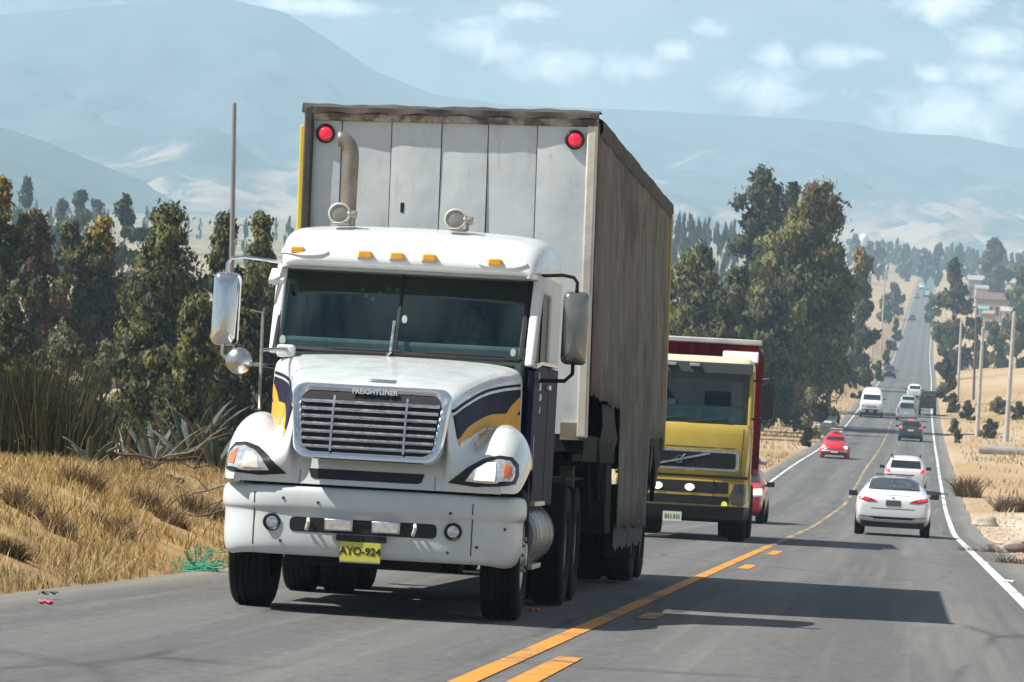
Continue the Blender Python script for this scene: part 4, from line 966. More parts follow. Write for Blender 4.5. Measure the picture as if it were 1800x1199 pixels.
for s in (-1, 1):
    dr = MB().prism([(.25,1.15),(1.15,1.15),(1.15,2.1),(.25,2.1)], *sorted((s*1.215,s*1.235)),'x').build('door', YEL, Y, bevel=.01)
    MB().prism([(.3,2.26),(1.18,2.26),(1.18,3.05),(.46,3.05)], *sorted((s*1.185,s*1.195)),'x').build('side_window', DARKGLASS, Y, False)
    MB().box(*sorted((s*1.23,s*1.26)),.95,1.08,1.95,2.0).build('handle', BLACK, dr, bevel=.006)
    mm = MB().tube([(s*1.2,.35,2.95),(s*1.5,.22,3.0),(s*1.5,.22,2.9)], .02, 6).tube([(s*1.2,.3,2.25),(s*1.5,.2,2.28)], .02, 6)
    mm.prism(rrect(*sorted((s*1.36,s*1.60)),2.27,2.90,.06), .12,.30,'y').tube([(s*1.5,.22,2.9),(s*1.5,.2,2.25)], .02, 6).build('mirror', BLACK, Y, bevel=.02)
    wheel('front_wheel', Y, (s*1.02,1.35,.52), .52, .33, ALU, sgn=s)
    for ya in (5.0,6.35):
        wheel('rear_wheel', Y, (s*1.06,ya,.52), .52, .28, STEEL, front=False, sgn=s); wheel('rear_wheel', Y, (s*.72,ya,.52), .52, .28, STEEL, front=False, sgn=s)
    MB().prism([(.62,1.12),(.75,.72),(.95,1.08),(1.35,1.18),(1.75,1.08),(1.95,.6),(2.1,.6),(2.1,1.25),(.62,1.25)], *sorted((s*.98,s*1.225)),'x').build('wheel_arch', YEL, Y, bevel=.01)
    MB().lathe([(2.5,.001),(2.5,.3),(3.6,.3),(3.6,.001)], (s*.9,0,.75), 'y', 18).build('fuel_tank', ALU, Y)
MB().box(-.45,.45,.3,7.2,.62,.95).box(-1.1,1.1,1.2,1.5,.40,.6).box(-.5,.5,.3,1.6,.36,1.1).build('chassis_frame', BLACKD, Y, False)
mb = MB()
mb.box(-1.24,1.24,2.05,2.13,1.25,3.70)
for s in (-1,1): mb.box(*sorted((s*1.18,s*1.24)),2.1,7.2,1.3,3.62)
mb.box(-1.25,1.25,2.1,7.2,1.22,1.32).box(-1.25,1.25,7.12,7.2,1.3,3.5)
tb = mb.build('tipper_body', REDP, Y, False, bevel=.015)
mb = MB()
for x in np.linspace(-1.2,1.2,9): mb.box(x-.045,x+.045,1.99,2.05,1.4,3.62)
mb.build('stiffening_rib', REDP, tb, False); MB().box(-1.30,1.30,1.93,2.18,3.66,3.76).build('top_rail', mat('pale_rail', (.55,.55,.53), .6, 0, .15, 4, dirt=.4), tb, bevel=.02)
for s in (-1,1):
    mb = MB()
    for y in np.linspace(2.3,7.0,8): mb.box(*sorted((s*1.24,s*1.27)),y-.05,y+.05,1.35,3.6)
    mb.build('side_rib', REDP, tb, False)

# ------------------------------------------------------------------ ordinary cars
def paintm(name, col, rough=.3, coat=.7): return mat(name, col, rough, 0, .04, 2, coat, dirt=.12, dirtcol=(.4,.36,.3))
def car(name, label, cat, px, py, Yd, S, away, paint, group=None):
    L = S['L']; x = at(px, py, Yd)[0]
    loc, rot = on_road(x, Yd, 0)
    if away:
        e = Matrix.Rotation(rot[0], 4, 'X') @ Matrix.Rotation(PI, 4, 'Z'); off = e @ Vector((0, -L, 0)); rot = e.to_euler(); loc = Vector(loc)+off
    o = empty(name, loc, rot, label, cat, group)
    rings = []
    for y, zb, zm, zt, w_, wr, cr in S['st']:
        P = [(0,y,zb),(w_*.86,y,zb),(w_*.97,y,zb+.10),(w_,y,zb+(zm-zb)*.55),(w_*.985,y,zm),(wr,y,zt),(wr*.6,y,zt+cr*.8),(0,y,zt+cr)]
        rings.append([(-a,b_,c_) for a,b_,c_ in reversed(P[1:-1])][::-1][::-1]+[] if False else [P[0]]+P[1:]+[(-a,b_,c_) for a,b_,c_ in reversed(P[1:-1])])
    bd = MB().loft(rings, closed=True, caps=True).build('body', paint, o, sub=2); bv = bvh_of(bd)
    for nm, ax, poly, mm, off in S.get('decals', []):
        M_ = MATS[mm] if isinstance(mm, str) else mm
        if ax == 'side':
            for s in (-1, 1): decal(nm, bv, poly, 'x', s*3, -s, M_, o, off, 2)
        elif ax in ('front2','rear2'):
            for s in (-1, 1): decal(nm, bv, [(s*a,b_) for a,b_ in poly], 'y', -3 if ax == 'front2' else L+3, 1 if ax == 'front2' else -1, M_, o, off, 2)
        else: decal(nm, bv, poly, 'y', -3 if ax == 'front' else L+3, 1 if ax == 'front' else -1, M_, o, off, 4 if 'window' in nm or 'windscreen' in nm else 2)
    for yw in S['wh']:
        for s in (-1, 1): wheel('wheel', o, (s*(S['W']-.11), yw, S['R']), S['R'], .22, STEEL, grooves=False, sgn=s, n=24)
    mb = MB().box(-S['W']*.84,S['W']*.84,.25,L-.16,.2,.44); mb.build('underbody', BLACK, o, False)
    if 'mir' in S:
        y, z, c_ = S['mir']
        for s in (-1, 1): MB().obox((s*(S['W']+.10),y,z),(.20,.12,.13)).tube([(s*(S['W']-.12),y+.03,z-.05),(s*(S['W']+.06),y,z-.02)],.025,6).build('mirror', BLACK if c_ == 0 else paint, o, bevel=.03)
    return o, bv, bd
def sedan_like(L, W, H, kind='sedan'):
    h = H/1.45; k = L/4.55; w = W/.9
    if kind == 'sedan':
        T_ = [(0,.36,.60,.66,.70,.56,.02),(.12,.24,.62,.73,.82,.68,.03),(.6,.2,.68,.86,.88,.76,.05),(1.25,.2,.76,.95,.90,.80,.05),(1.95,.2,.92,1.33,.90,.63,.05),(2.5,.2,.94,1.40,.90,.61,.06),(3.2,.2,.95,1.37,.90,.60,.06),(3.85,.2,.97,1.13,.90,.68,.05),(4.15,.22,.96,1.05,.89,.74,.04),(4.42,.34,.92,1.02,.86,.73,.03),(4.52,.38,.80,.90,.82,.68,.02),(4.55,.44,.70,.78,.76,.60,.02)]
    elif kind == 'hatch':
        T_ = [(0,.36,.62,.70,.70,.56,.02),(.12,.24,.64,.78,.82,.68,.03),(.6,.2,.72,.92,.88,.76,.05),(1.1,.2,.80,1.0,.90,.80,.05),(1.8,.2,.92,1.38,.90,.66,.05),(2.4,.2,.94,1.42,.90,.66,.05),(3.6,.2,.95,1.40,.90,.66,.05),(4.1,.2,.96,1.34,.90,.64,.05),(4.38,.22,.95,1.05,.88,.70,.03),(4.48,.28,.85,.95,.86,.70,.03),(4.55,.36,.70,.80,.80,.62,.02)]
    elif kind == 'van':
        T_ = [(0,.42,.60,.68,.84,.72,.01),(.08,.25,.66,.78,.9,.78,.02),(.5,.2,.72,.88,.92,.82,.02),(.75,.2,.74,.93,.93,.84,.02),(1.25,.2,.80,1.34,.94,.74,.03),(1.55,.2,.82,1.40,.94,.70,.03),(2.0,.2,.82,1.43,.94,.68,.03),(4.3,.2,.82,1.43,.94,.68,.03),(4.5,.24,.80,1.40,.93,.66,.02),(4.55,.3,.75,1.3,.9,.64,.02)]
    elif kind == 'beetle':
        T_ = [(0,.34,.48,.54,.42,.30,.03),(.08,.26,.52,.62,.66,.42,.04),(.3,.22,.58,.74,.86,.50,.06),(.75,.22,.62,.88,.88,.56,.06),(1.25,.22,.70,.98,.86,.62,.06),(1.65,.22,.84,1.26,.82,.58,.07),(2.1,.22,.88,1.40,.80,.54,.08),(2.8,.22,.88,1.38,.80,.52,.08),(3.4,.22,.80,1.16,.82,.50,.08),(3.9,.24,.66,.90,.86,.46,.07),(4.35,.28,.52,.66,.70,.40,.05),(4.5,.34,.46,.52,.5,.3,.03)]
    S = {'L': L, 'W': W, 'R': .32*min(1.15, h), 'st': [(y*k, zb*h, zm*h, zt*h, a*w, b*w, c*h) for y,zb,zm,zt,a,b,c in T_], 'wh': (.85*k, 3.6*k)}
    return S, k, h, w
TAIL = mat('tail_lens', (.32,.012,.02), .2, 0, .1, 20, .5); TAILON = mat('lit_tail_lens', (.9,.03,.08), .25, 0, .1, 20, emit=(1,.03,.07), estr=.7)
# white saloon driving away, nearest
S, k, h, w = sedan_like(4.55, .89, 1.44)
S['mir'] = (1.55, .97, 0)
S['decals'] = [
 ('rear_window','rear',[(-.60,1.09),(.60,1.09),(.535,1.33),(.30,1.365),(-.30,1.365),(-.535,1.33)],DARKGLASS,.022),
 ('tail_light','rear2',[(.37,.80),(.45,.845),(.62,.895),(.80,.915),(.80,.845),(.60,.795)],TAIL,.012),
 ('lit_strip','rear2',[(.55,.835),(.60,.865),(.77,.888),(.77,.865),(.62,.838)],TAILON,.018),
 ('licence_plate','rear',rrect(-.175,.175,.715,.845,.02),mat('dark_plate',(.06,.08,.085),.5),.012),
 ('diffuser','rear',[(-.70,.40),(.70,.40),(.62,.455),(-.62,.455)],BLACK,.008),
 ('bumper_crease','rear',[(-.52,.655),(.52,.655),(.50,.64),(-.50,.64)],SEAM,.004),
 ('boot_seam','rear',[(-.66,.965),(.66,.965),(.66,.957),(-.66,.957)],SEAM,.004),
 ('reflector','rear2',[(.58,.455),(.78,.47),(.78,.45),(.58,.435)],TAIL,.008),
 ('windscreen','front',[(-.66,1.0),(.66,1.0),(.55,1.32),(-.55,1.32)],DARKGLASS,.008),
 ('side_window','side',[(1.6,.99),(3.7,1.02),(3.35,1.26),(2.9,1.33),(2.2,1.33)],DARKGLASS,.008),
 ('headlight','front2',[(.45,.62),(.75,.66),(.72,.74),(.48,.70)],LENS,.01)]
WHITE = paintm('car_white', (.80,.81,.82))
o, bv, bd = car('white_saloon', 'white saloon car with dark red tail lights driving away, nearest in the right lane', 'car', 1567, 944, 86.0, S, True, WHITE)
mb = MB(); 
for xx in (-.3,.3): mb.tube([(xx,2.2,1.47),(xx,3.1,1.44)], .02, 6)
MB().box(-.46,.46,2.35,2.95,1.445,1.475).build('sunroof', mat('dark_red_roof', (.10,.02,.03), .3), o, bevel=.02)
MB().obox((0,3.45,1.42),(.03,.16,.06)).build('aerial_fin', WHITE, o, bevel=.01)
MB().lathe([(0,.035),(.01,.03),(.012,.001)], (0,4.515,.89), 'y', 16).build('boot_badge', CHROME2, o)
# white estate ahead of it
S, k, h, w = sedan_like(4.5, .87, 1.50, 'hatch'); S['mir'] = (1.6, .98, 0)
hatch_dec = lambda on: [
 ('rear_window','rear',[(-.62,1.0*h),(.62,1.0*h),(.56,1.27*h),(-.56,1.27*h)],DARKGLASS,.03),
 ('tail_light','rear2',[(.60,.80*h),(.84,.86*h),(.83,.99*h),(.66,.95*h)],TAILON if on else TAIL,.012),
 ('licence_plate','rear',rrect(-.22,.22,.68*h,.78*h,.02),PLATE_W,.012),
 ('diffuser','rear',[(-.78,.2),(.78,.2),(.74,.36*h),(-.74,.36*h)],BLACK,.010),
 ('windscreen','front',[(-.66,1.02*h),(.66,1.02*h),(.58,1.34*h),(-.58,1.34*h)],DARKGLASS,.008),
 ('side_window','side',[(1.5,.98*h),(4.1,1.0*h),(3.9,1.30*h),(2.0,1.33*h)],DARKGLASS,.008),
 ('headlight','front2',[(.42,.64*h),(.74,.68*h),(.72,.78*h),(.46,.72*h)],LENS,.01)]
S['decals'] = hatch_dec(True)
o, bv, bd = car('white_estate_car', 'white estate car with roof rails just in front of the nearest white saloon', 'car', 1589, 874, 150, S, True, WHITE)
for s in (-1, 1): MB().tube([(s*.58,1.9,1.50),(s*.60,2.0,1.55),(s*.60,3.9,1.53),(s*.58,4.0,1.48)], .03, 6).build('roof_rail', BLACK, o)
# dark hatchback with lit tail lamps
S, k, h, w = sedan_like(4.3, .90, 1.62, 'hatch'); S['mir'] = (1.5, 1.05, 0); S['decals'] = hatch_dec(True)+[('brake_light','rear',rrect(-.22,.22,1.36*h,1.41*h,.01),TAILON,.02)]
car('dark_hatchback', 'dark grey-green hatchback with lit red tail lamps, driving away behind the queue', 'car', 1600, 775, 268, S, True, paintm('dark_teal_paint', (.035,.06,.06)))
S, k, h, w = sedan_like(4.6, .92, 1.85, 'van'); S['decals'] = [
 ('rear_window','rear',[(-.62,.95*h),(.62,.95*h),(.56,1.28*h),(-.56,1.28*h)],DARKGLASS,.03),('tail_light','rear2',[(.74,.6*h),(.84,.6*h),(.82,.95*h),(.74,.95*h)],TAIL,.012),
 ('licence_plate','rear',rrect(-.22,.22,.5*h,.6*h,.02),PLATE_W,.012),('side_window','side',[(1.5,.9*h),(4.2,.9*h),(4.1,1.25*h),(1.7,1.25*h)],DARKGLASS,.008),('windscreen','front',[(-.66,.95*h),(.66,.95*h),(.6,1.3*h),(-.6,1.3*h)],DARKGLASS,.008)]
car('silver_minivan', 'silver minivan driving away directly ahead of the dark hatchback', 'van', 1593, 738, 331, S, True, paintm('silver_paint', (.48,.52,.55)))
S, k, h, w = sedan_like(4.4, .90, 1.75, 'hatch'); S['mir'] = (1.6,1.1,0); S['decals'] = hatch_dec(False)
car('white_jeep', 'white off-roader farthest along in the bunched queue of the right lane', 'car', 1607, 702, 420, S, True, WHITE)
S, k, h, w = sedan_like(4.4, .88, 1.5, 'hatch'); S['decals'] = hatch_dec(False)
car('pale_green_car', 'pale greenish car with dark rear window squeezed between silver minivan and white off-roader', 'car', 1596, 716, 372, S, True, paintm('pale_green_paint', (.36,.44,.42)))
# small dark lorry at the right edge of the queue
loc, rot = on_road(at(1630,726,356)[0], 356, 0); e = Matrix.Rotation(rot[0],4,'X') @ Matrix.Rotation(PI,4,'Z')
D = empty('small_lorry', Vector(loc), e.to_euler(), 'small dark green lorry at the right-hand edge of the queue', 'truck')
DG = paintm('dark_green_paint', (.03,.045,.04))
MB().box(-.85,.85,-4.6,-2.0,.7,1.0).build('chassis_frame', BLACKD, D, False); MB().box(-.82,.82,-2.9,-.1,.75,1.65).build('load_box', DG, D, bevel=.05)
MB().loft([[(-.8,-4.9,.6),(.8,-4.9,.6),(.8,-2.95,.6),(-.8,-2.95,.6)],[(-.82,-4.9,1.4),(.82,-4.9,1.4),(.82,-2.95,1.4),(-.82,-2.95,1.4)],[(-.7,-4.4,2.3),(.7,-4.4,2.3),(.7,-3.0,2.3),(-.7,-3.0,2.3)]],closed=True,caps=True).build('cab', DG, D, bevel=.06)
MB().box(-.5,.5,-2.94,-2.935,1.7,2.1).build('rear_window', DARKGLASS, D, False)
mb = MB()
for i in range(7): mb.obox((random.uniform(-.5,.5),random.uniform(-2.5,-.5),1.75+.12*random.random()),(.5,.5,.35),(0,0,random.random()))
mb.build('load', mat('dark_sacking', (.05,.055,.05), .9), D, False, bevel=.08)
for yw in (-4.1,-1.0):
    for s in (-1,1): wheel('wheel', D, (s*.74,yw,.4), .4, .24, STEEL, grooves=False, sgn=s, n=20)
# oncoming: red beetle-shaped car, white minibus, dark car, red car behind the tipper
RED = paintm('car_red', (.62,.012,.03), .3)
S, k, h, w = sedan_like(4.05, .80, 1.46, 'beetle')
S['decals'] = [('windscreen','front',[(-.50,1.0),(.50,1.0),(.44,1.20),(-.44,1.20)],DARKGLASS,.008),
 ('side_window','side',[(1.6,.92),(3.0,.94),(2.85,1.25),(1.85,1.25)],DARKGLASS,.008),('bonnet_gap','front2',[(.42,.45),(.45,.45),(.42,.85),(.40,.85)],SEAM,.004)]  # narrow dark strip along each side of the bonnet
o, bv, bd = car('red_round_car', 'small red round-bodied car with both headlights lit, oncoming in the left lane', 'car', 1466, 803, 202, S, False, RED)
for s in (-1,1):
    fn = MB()
    for yy,zz in ((.72,.32),): fn.lathe([(-.12,.30),(-.14,.40),(-.08,.46),(.06,.47),(.13,.40),(.12,.30)], (s*.68,yy,zz), 'x', 20)
    fn.build('wing', RED, o, sub=1)
    hl = MB().lathe([(.2,.10),(.0,.12),(-.03,.11)], (s*.60,.25,.62), 'y', 18).build('headlight', RED, o); MB().lathe([(-.02,.11),(-.06,.07),(-.07,.001)], (s*.60,.25,.62), 'y', 18).build('lens', LAMPW, hl)
MB().tube([(-.72,.12,.42),(-.5,-.06,.42),(.5,-.06,.42),(.72,.12,.42)], .05, 8).build('bumper', CHROME2, o)
MB().prism(rrect(-.2,.2,.33,.43,.01), -.12,-.10,'y').build('licence_plate', PLATE_W, o, False)
MB().obox((.05,1.9,1.62),(.7,.6,.12)).build('roof_load', mat('pinkish_bundle',(.45,.25,.25),.8), o, bevel=.04)
S, k, h, w = sedan_like(5.6, 1.05, 2.75, 'van'); S['mir'] = (1.1, 1.75, 0); S['R'] = .36
S['decals'] = [('windscreen','front',[(-.80,1.62),(.80,1.62),(.76,2.10),(-.76,2.10)],DARKGLASS,.010),('side_window','side',[(1.6,1.6),(5.2,1.6),(5.1,2.2),(1.8,2.2)],DARKGLASS,.008),
 ('headlight','front2',[(.60,.98),(.90,1.0),(.88,1.2),(.66,1.16)],LENS,.012),('grille','front',rrect(-.5,.5,.95,1.12,.04),mat('grille_grey',(.25,.27,.28),.5),.010),('bumper','front',[(-.95,.45),(.95,.45),(.93,.78),(-.93,.78)],BLACK,.02),('licence_plate','front',rrect(-.2,.2,.6,.7,.01),PLATE_W,.03)]
car('white_minibus', 'tall white minibus with narrow dark windscreen, oncoming in the left lane', 'van', 1531, 730, 336, S, False, WHITE)
S, k, h, w = sedan_like(4.6, .95, 1.9, 'hatch'); S['mir'] = (1.6,1.2,0)
S['decals'] = hatch_dec(False)
car('black_offroader', 'black off-roader oncoming alone far behind the white minibus', 'car', 1563, 663, 548, S, False, paintm('black_paint', (.015,.02,.022)))
S, k, h, w = sedan_like(4.2, .84, 1.5, 'hatch'); S['mir'] = (1.45,1.02,0)
S['decals'] = hatch_dec(False)+[('headlight','front2',[(.42,.72),(.76,.74),(.74,.90),(.48,.86)],LAMPON,.02),('grille','front',rrect(-.4,.4,.42,.56,.03),BLACK,.012)]
ro, bv, bd = car('red_hatchback', 'red hatchback mostly hidden behind the rear wheels of the yellow tipper', 'car', 1283, 921, 93.5, S, False, RED)
rk = empty('roof_luggage', ro.location, ro.rotation_euler, 'dark bundles lashed on the roof of the half-hidden red hatchback', 'luggage')
mb = MB().obox((.25,2.3,1.66),(.5,1.0,.26),(0,.1,.2)).obox((-.35,2.4,1.64),(.6,.9,.22),(0,-.1,-.1)); mb.build('bundle', mat('dark_bundle',(.05,.045,.045),.9), rk, bevel=.08)
MB().obox((.62,2.2,1.60),(.25,.5,.12),(0,.25,.3)).build('pale_sack', mat('pale_sack',(.5,.5,.5),.8), rk, bevel=.05)
# far specks of traffic
for nm, lab, px, py, Yd, away, pm, kd, HH in (
 ('blue_car','blue car coming down the far straight of the road',1604,562,1050,False,paintm('blue_paint',(.10,.17,.30)),'sedan',1.6),
 ('slate_car','slate blue car high on the distant hill road, left lane',1612,524,1300,False,paintm('slate_paint',(.16,.20,.28)),'hatch',1.8),
 ('white_pickup','tiny white vehicle almost at the top of the distant road',1620,507,1500,False,WHITE,'van',2.6)):
    S, k, h, w = sedan_like(4.5,.95,HH,kd); S['decals'] = [('windscreen','front',[(-.6,HH*.68),(.6,HH*.68),(.5,HH*.9),(-.5,HH*.9)],DARKGLASS,.01)]
    car(nm, lab, 'car', px, py, Yd, S, away, pm)
S, k, h, w = sedan_like(5.5,1.1,3.1,'van'); S['decals'] = [('rear_door','rear',rrect(-.8,.8,.8,2.6,.05),paintm('white_door',(.7,.75,.75)),.02)]
car('far_green_van', 'dark green van climbing away near the top of the distant road', 'van', 1629, 521, 1330, S, True, paintm('bottle_green',(.02,.08,.06)))
# ------------------------------------------------------------------ foliage
def leafmat(name, col, var=.35, tr=.30):
    m, nt, b = nt_new(name); co = coords(nt, 'Object'); n = noise(nt, co, 9, 3)
    c = ramp(nt, n, [(.3, [x*(1-var) for x in col]), (.7, [x*(1+var) for x in col])])
    nt.links.new(c, b.inputs['Base Color']); b.inputs['Roughness'].default_value = .6; b.inputs['Specular IOR Level'].default_value = .25
    t = nt.nodes.new('ShaderNodeBsdfTranslucent'); nt.links.new(c, t.inputs[0]); mx = nt.nodes.new('ShaderNodeMixShader'); mx.inputs[0].default_value = tr
    out = nt.nodes['Material Output']; nt.links.new(b.outputs[0], mx.inputs[1]); nt.links.new(t.outputs[0], mx.inputs[2]); nt.links.new(mx.outputs[0], out.inputs[0])
    MATS[name] = m; return m
LM = {'deep': leafmat('deep_leaf', (.028,.037,.016)), 'olive': leafmat('olive_leaf', (.098,.100,.034)), 'mid': leafmat('mid_leaf', (.16,.16,.045)),
      'bright': leafmat('bright_leaf', (.22,.22,.06)), 'yellow': leafmat('yellow_leaf', (.30,.21,.04)), 'rust': leafmat('rust_leaf', (.15,.085,.045)),
      'grey': leafmat('grey_leaf', (.19,.19,.13)), 'blue': leafmat('haze_blue_leaf', (.045,.07,.055))}  # far trees: distance haze put into the bluish leaf colour
BARK = mat('bark', (.16,.12,.09), .9, 0, .35, 6, bmp=.4); PALEBARK = mat('pale_bark', (.46,.42,.36), .8, 0, .25, 4, dirt=.4)
LM['weed'] = leafmat('weed_leaf', (.16,.105,.06)); LM['weedd'] = leafmat('dark_weed_leaf', (.075,.05,.03)); LM['straw'] = leafmat('straw_leaf', (.36,.25,.12))
KINDS = { 'weed': (('weed','weedd','straw'), (.4,.35,.25)),  # leaf slots and their shares; profile of the crown over its height
 'dark': (('deep','olive','mid'), (.45,.42,.13)), 'bright': (('olive','bright','mid'), (.34,.24,.42)), 'yellowtop': (('deep','olive','yellow'), (.46,.40,.14)),
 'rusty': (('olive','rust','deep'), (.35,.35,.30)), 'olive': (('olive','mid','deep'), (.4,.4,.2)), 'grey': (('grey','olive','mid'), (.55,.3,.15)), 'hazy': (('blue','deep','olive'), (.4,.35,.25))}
def crown_mesh(name, kind, seed, H, W, nclump, nleaf, leaf, t0=.16, lean=0, wide=.42, top_yellow=False, csize=None, tip=.25):
    """leaf clumps hung on limbs of uneven reach; every face is one spray of leaves"""
    g = np.random.default_rng(seed); cl = []
    nb = max(7, nclump//6); ph = g.uniform(0, 6.28, 4)
    for b in range(nb):
        t = t0+(1-t0)*((b+g.uniform(0,1))/nb)*.97; prof = np.interp(t, [0,t0,wide,.70,.88,1.0], [.5,.72,1.0,.78,.40,tip*.5])
        a = b*2.4+g.normal(0,.5); reach = W*prof*g.uniform(.55,1.22)*(1+.22*math.sin(t*9+ph[0]+2*math.cos(a)))
        for j in range(max(2, nclump//nb)):
            q = g.uniform(.2,1.0); aa = a+g.normal(0,.45)
            cl.append((reach*q*math.cos(aa), reach*q*math.sin(aa), H*t+g.normal(0,.15)*min(W,.25*H)+.25*min(W,.25*H)*q*(1-t), g.uniform(.55,1.3)*(1.1-.45*t)))
    for j in range(6): cl.append((g.normal(0,.06)*W, g.normal(0,.06)*W, H*(.80+.17*j/5), .62-.06*j))
    cl = np.array(cl); n = len(cl)*nleaf; rc = (csize or .30)*min(W, .22*H)
    ci = np.repeat(np.arange(len(cl)), nleaf); u = g.normal(0,1,(n,3)); u /= np.linalg.norm(u,axis=1)[:,None]
    rr = g.uniform(.12,1,n)**.5; s = rc*cl[ci,3]
    P = cl[ci,:3]+u*(rr*s)[:,None]*np.array([1,1,1.15]); P += g.normal(0,.085*min(W,.25*H),(n,3))*(g.uniform(0,1,n) < .34)[:,None]
    top = np.quantile(P[:,2], .999); P[:,2] = np.where((P[:,2] > .72*H) & (top > H), .72*H+(P[:,2]-.72*H)*(.28*H/(top-.72*H)), P[:,2]); P[:,2] = np.where(P[:,2] < .02*H, .02*H+g.uniform(0,.1,n)*H, P[:,2])
    P[:,0] += lean*W*np.clip(P[:,2]/H,0,1)**2*1.0
    nrm = u+g.normal(0,.6,(n,3)); nrm /= np.linalg.norm(nrm,axis=1)[:,None]
    t1 = np.cross(nrm, [0,0,1.]); t1 /= (np.linalg.norm(t1,axis=1)[:,None]+1e-6); t2 = np.cross(nrm, t1)
    rot = g.uniform(-.9,.9,n); ta = t1*np.cos(rot)[:,None]+t2*np.sin(rot)[:,None]; tb = np.cross(nrm, ta)
    kinds, share = KINDS[kind]; tz = P[:,2]/H
    cm = g.choice(3, len(cl), p=share); mi = np.where(g.uniform(0,1,n) < .86, cm[ci], g.choice(3, n, p=share))
    if kind == 'yellowtop': mi = np.where((tz > .86+g.normal(0,.06,n)) & (P[:,0] > -.3*W), 2, np.where(mi == 2, 1, mi))
    if kind == 'rusty': mi = np.where(tz < .3, 0, mi)
    if top_yellow: mi = np.where((tz > .84+g.normal(0,.05,n)) & (g.uniform(0,1,n) < .6), 3, mi)
    lf = leaf*g.uniform(.6,1.5,n)
    a = ta*(lf*.42)[:,None]; b = tb*lf[:,None]*.85
    V = np.stack([P-b, P+a*.9-b*.15, P+b, P-a*.9+b*.1], 1).reshape(-1,3); F = np.arange(len(V)).reshape(-1,4)
    ks = list(KINDS[kind][0])+(['rust'] if top_yellow else [])
    cc = np.stack([P[:,0], P[:,1], (P[:,2]-.5*H)*W/H], 1)/W; N = .75*u+.55*cc/(np.linalg.norm(cc,axis=1)[:,None]+.15)+g.normal(0,.16,(n,3)); N[:,2] += .15; N /= np.linalg.norm(N,axis=1)[:,None]
    flip = np.einsum('ij,ij->i', np.cross(b, a), N) > 0; V = V.reshape(n,4,3); V[flip] = V[flip][:,::-1]
    global LAST_N; LAST_N = np.repeat(N, 4, 0)
    return V.reshape(-1,3), F, [LM[k] for k in ks], mi
def trunk_mb(H, W, r, seed, lean=0):
    g = random.Random(seed); mb = MB(); sx, sy = g.uniform(-.15,.15)*W, g.uniform(-.1,.1)*W
    pts = [(sx*t*t+.1*W*math.sin(t*5+seed)*t, sy*t, H*.9*t) for t in (0,.06,.2,.4,.6,.8,1)]; mb.tube(pts, [r*1.5,r*1.05,r*.9,r*.72,r*.5,r*.3,r*.08], 8)
    for k in range(7):
        t = .22+.09*k; a = g.uniform(0,6.28); b = Vector((sx*t*t, sy*t, H*.9*t)); L_ = W*g.uniform(.5,.9)*(1.15-t)
        mb.tube([b, b+Vector((math.cos(a)*L_*.5, math.sin(a)*L_*.5, H*.06)), b+Vector((math.cos(a)*L_, math.sin(a)*L_, H*.16))], [r*.4,r*.25,r*.06], 5)
    return mb
def ground_at(x, y): return float(ground_z(np.array([x]), np.array([y]))[0])
def i_left(px): return px < 560
def tree(px, top, hw, Yd, kind, label, name='leafy_tree', group=None, near=True, seed=0, bark=None, t0=.16, wide=.42, top_yellow=False, nclump=None, nleaf=None, leaf=None, cat='tree', tr=True, H=None):
    p = at(px, top, Yd); z0 = ground_at(p[0], Yd)-.1; H = H or p[2]-z0; W = hw/PXM(Yd)
    W *= 1.3 if i_left(px) else 1.15; o = empty(name, (p[0], Yd, z0), (0,0,0), label, cat, group)
    pxl = PXM(Yd)*1024/1800
    lf = leaf or max(.12, 3.6/pxl)
    area = 2*hw*(H*PXM(Yd))*(1024/1800)**2; ncl = nclump or int(np.clip(area/90, 30, 190)); nl = nleaf or int(np.clip(area*7.5/ncl/max(1,(lf*pxl)**2)*3, 30, 150))
    V, F, ms, mi = crown_mesh('crown', kind, 100+seed, H, W, ncl, nl, lf, t0=t0, wide=wide, top_yellow=top_yellow, lean=.38 if top_yellow else 0, csize=.27 if area > 4000 else (.50 if cat == 'bush' else .36))
    mesh_np('crown', V, F, parent=o, mats=ms, mi=mi, nrm=LAST_N)
    if tr: trunk_mb(H, W, max(.10, H*.017), seed).build('trunk', bark or BARK, o)
    return o
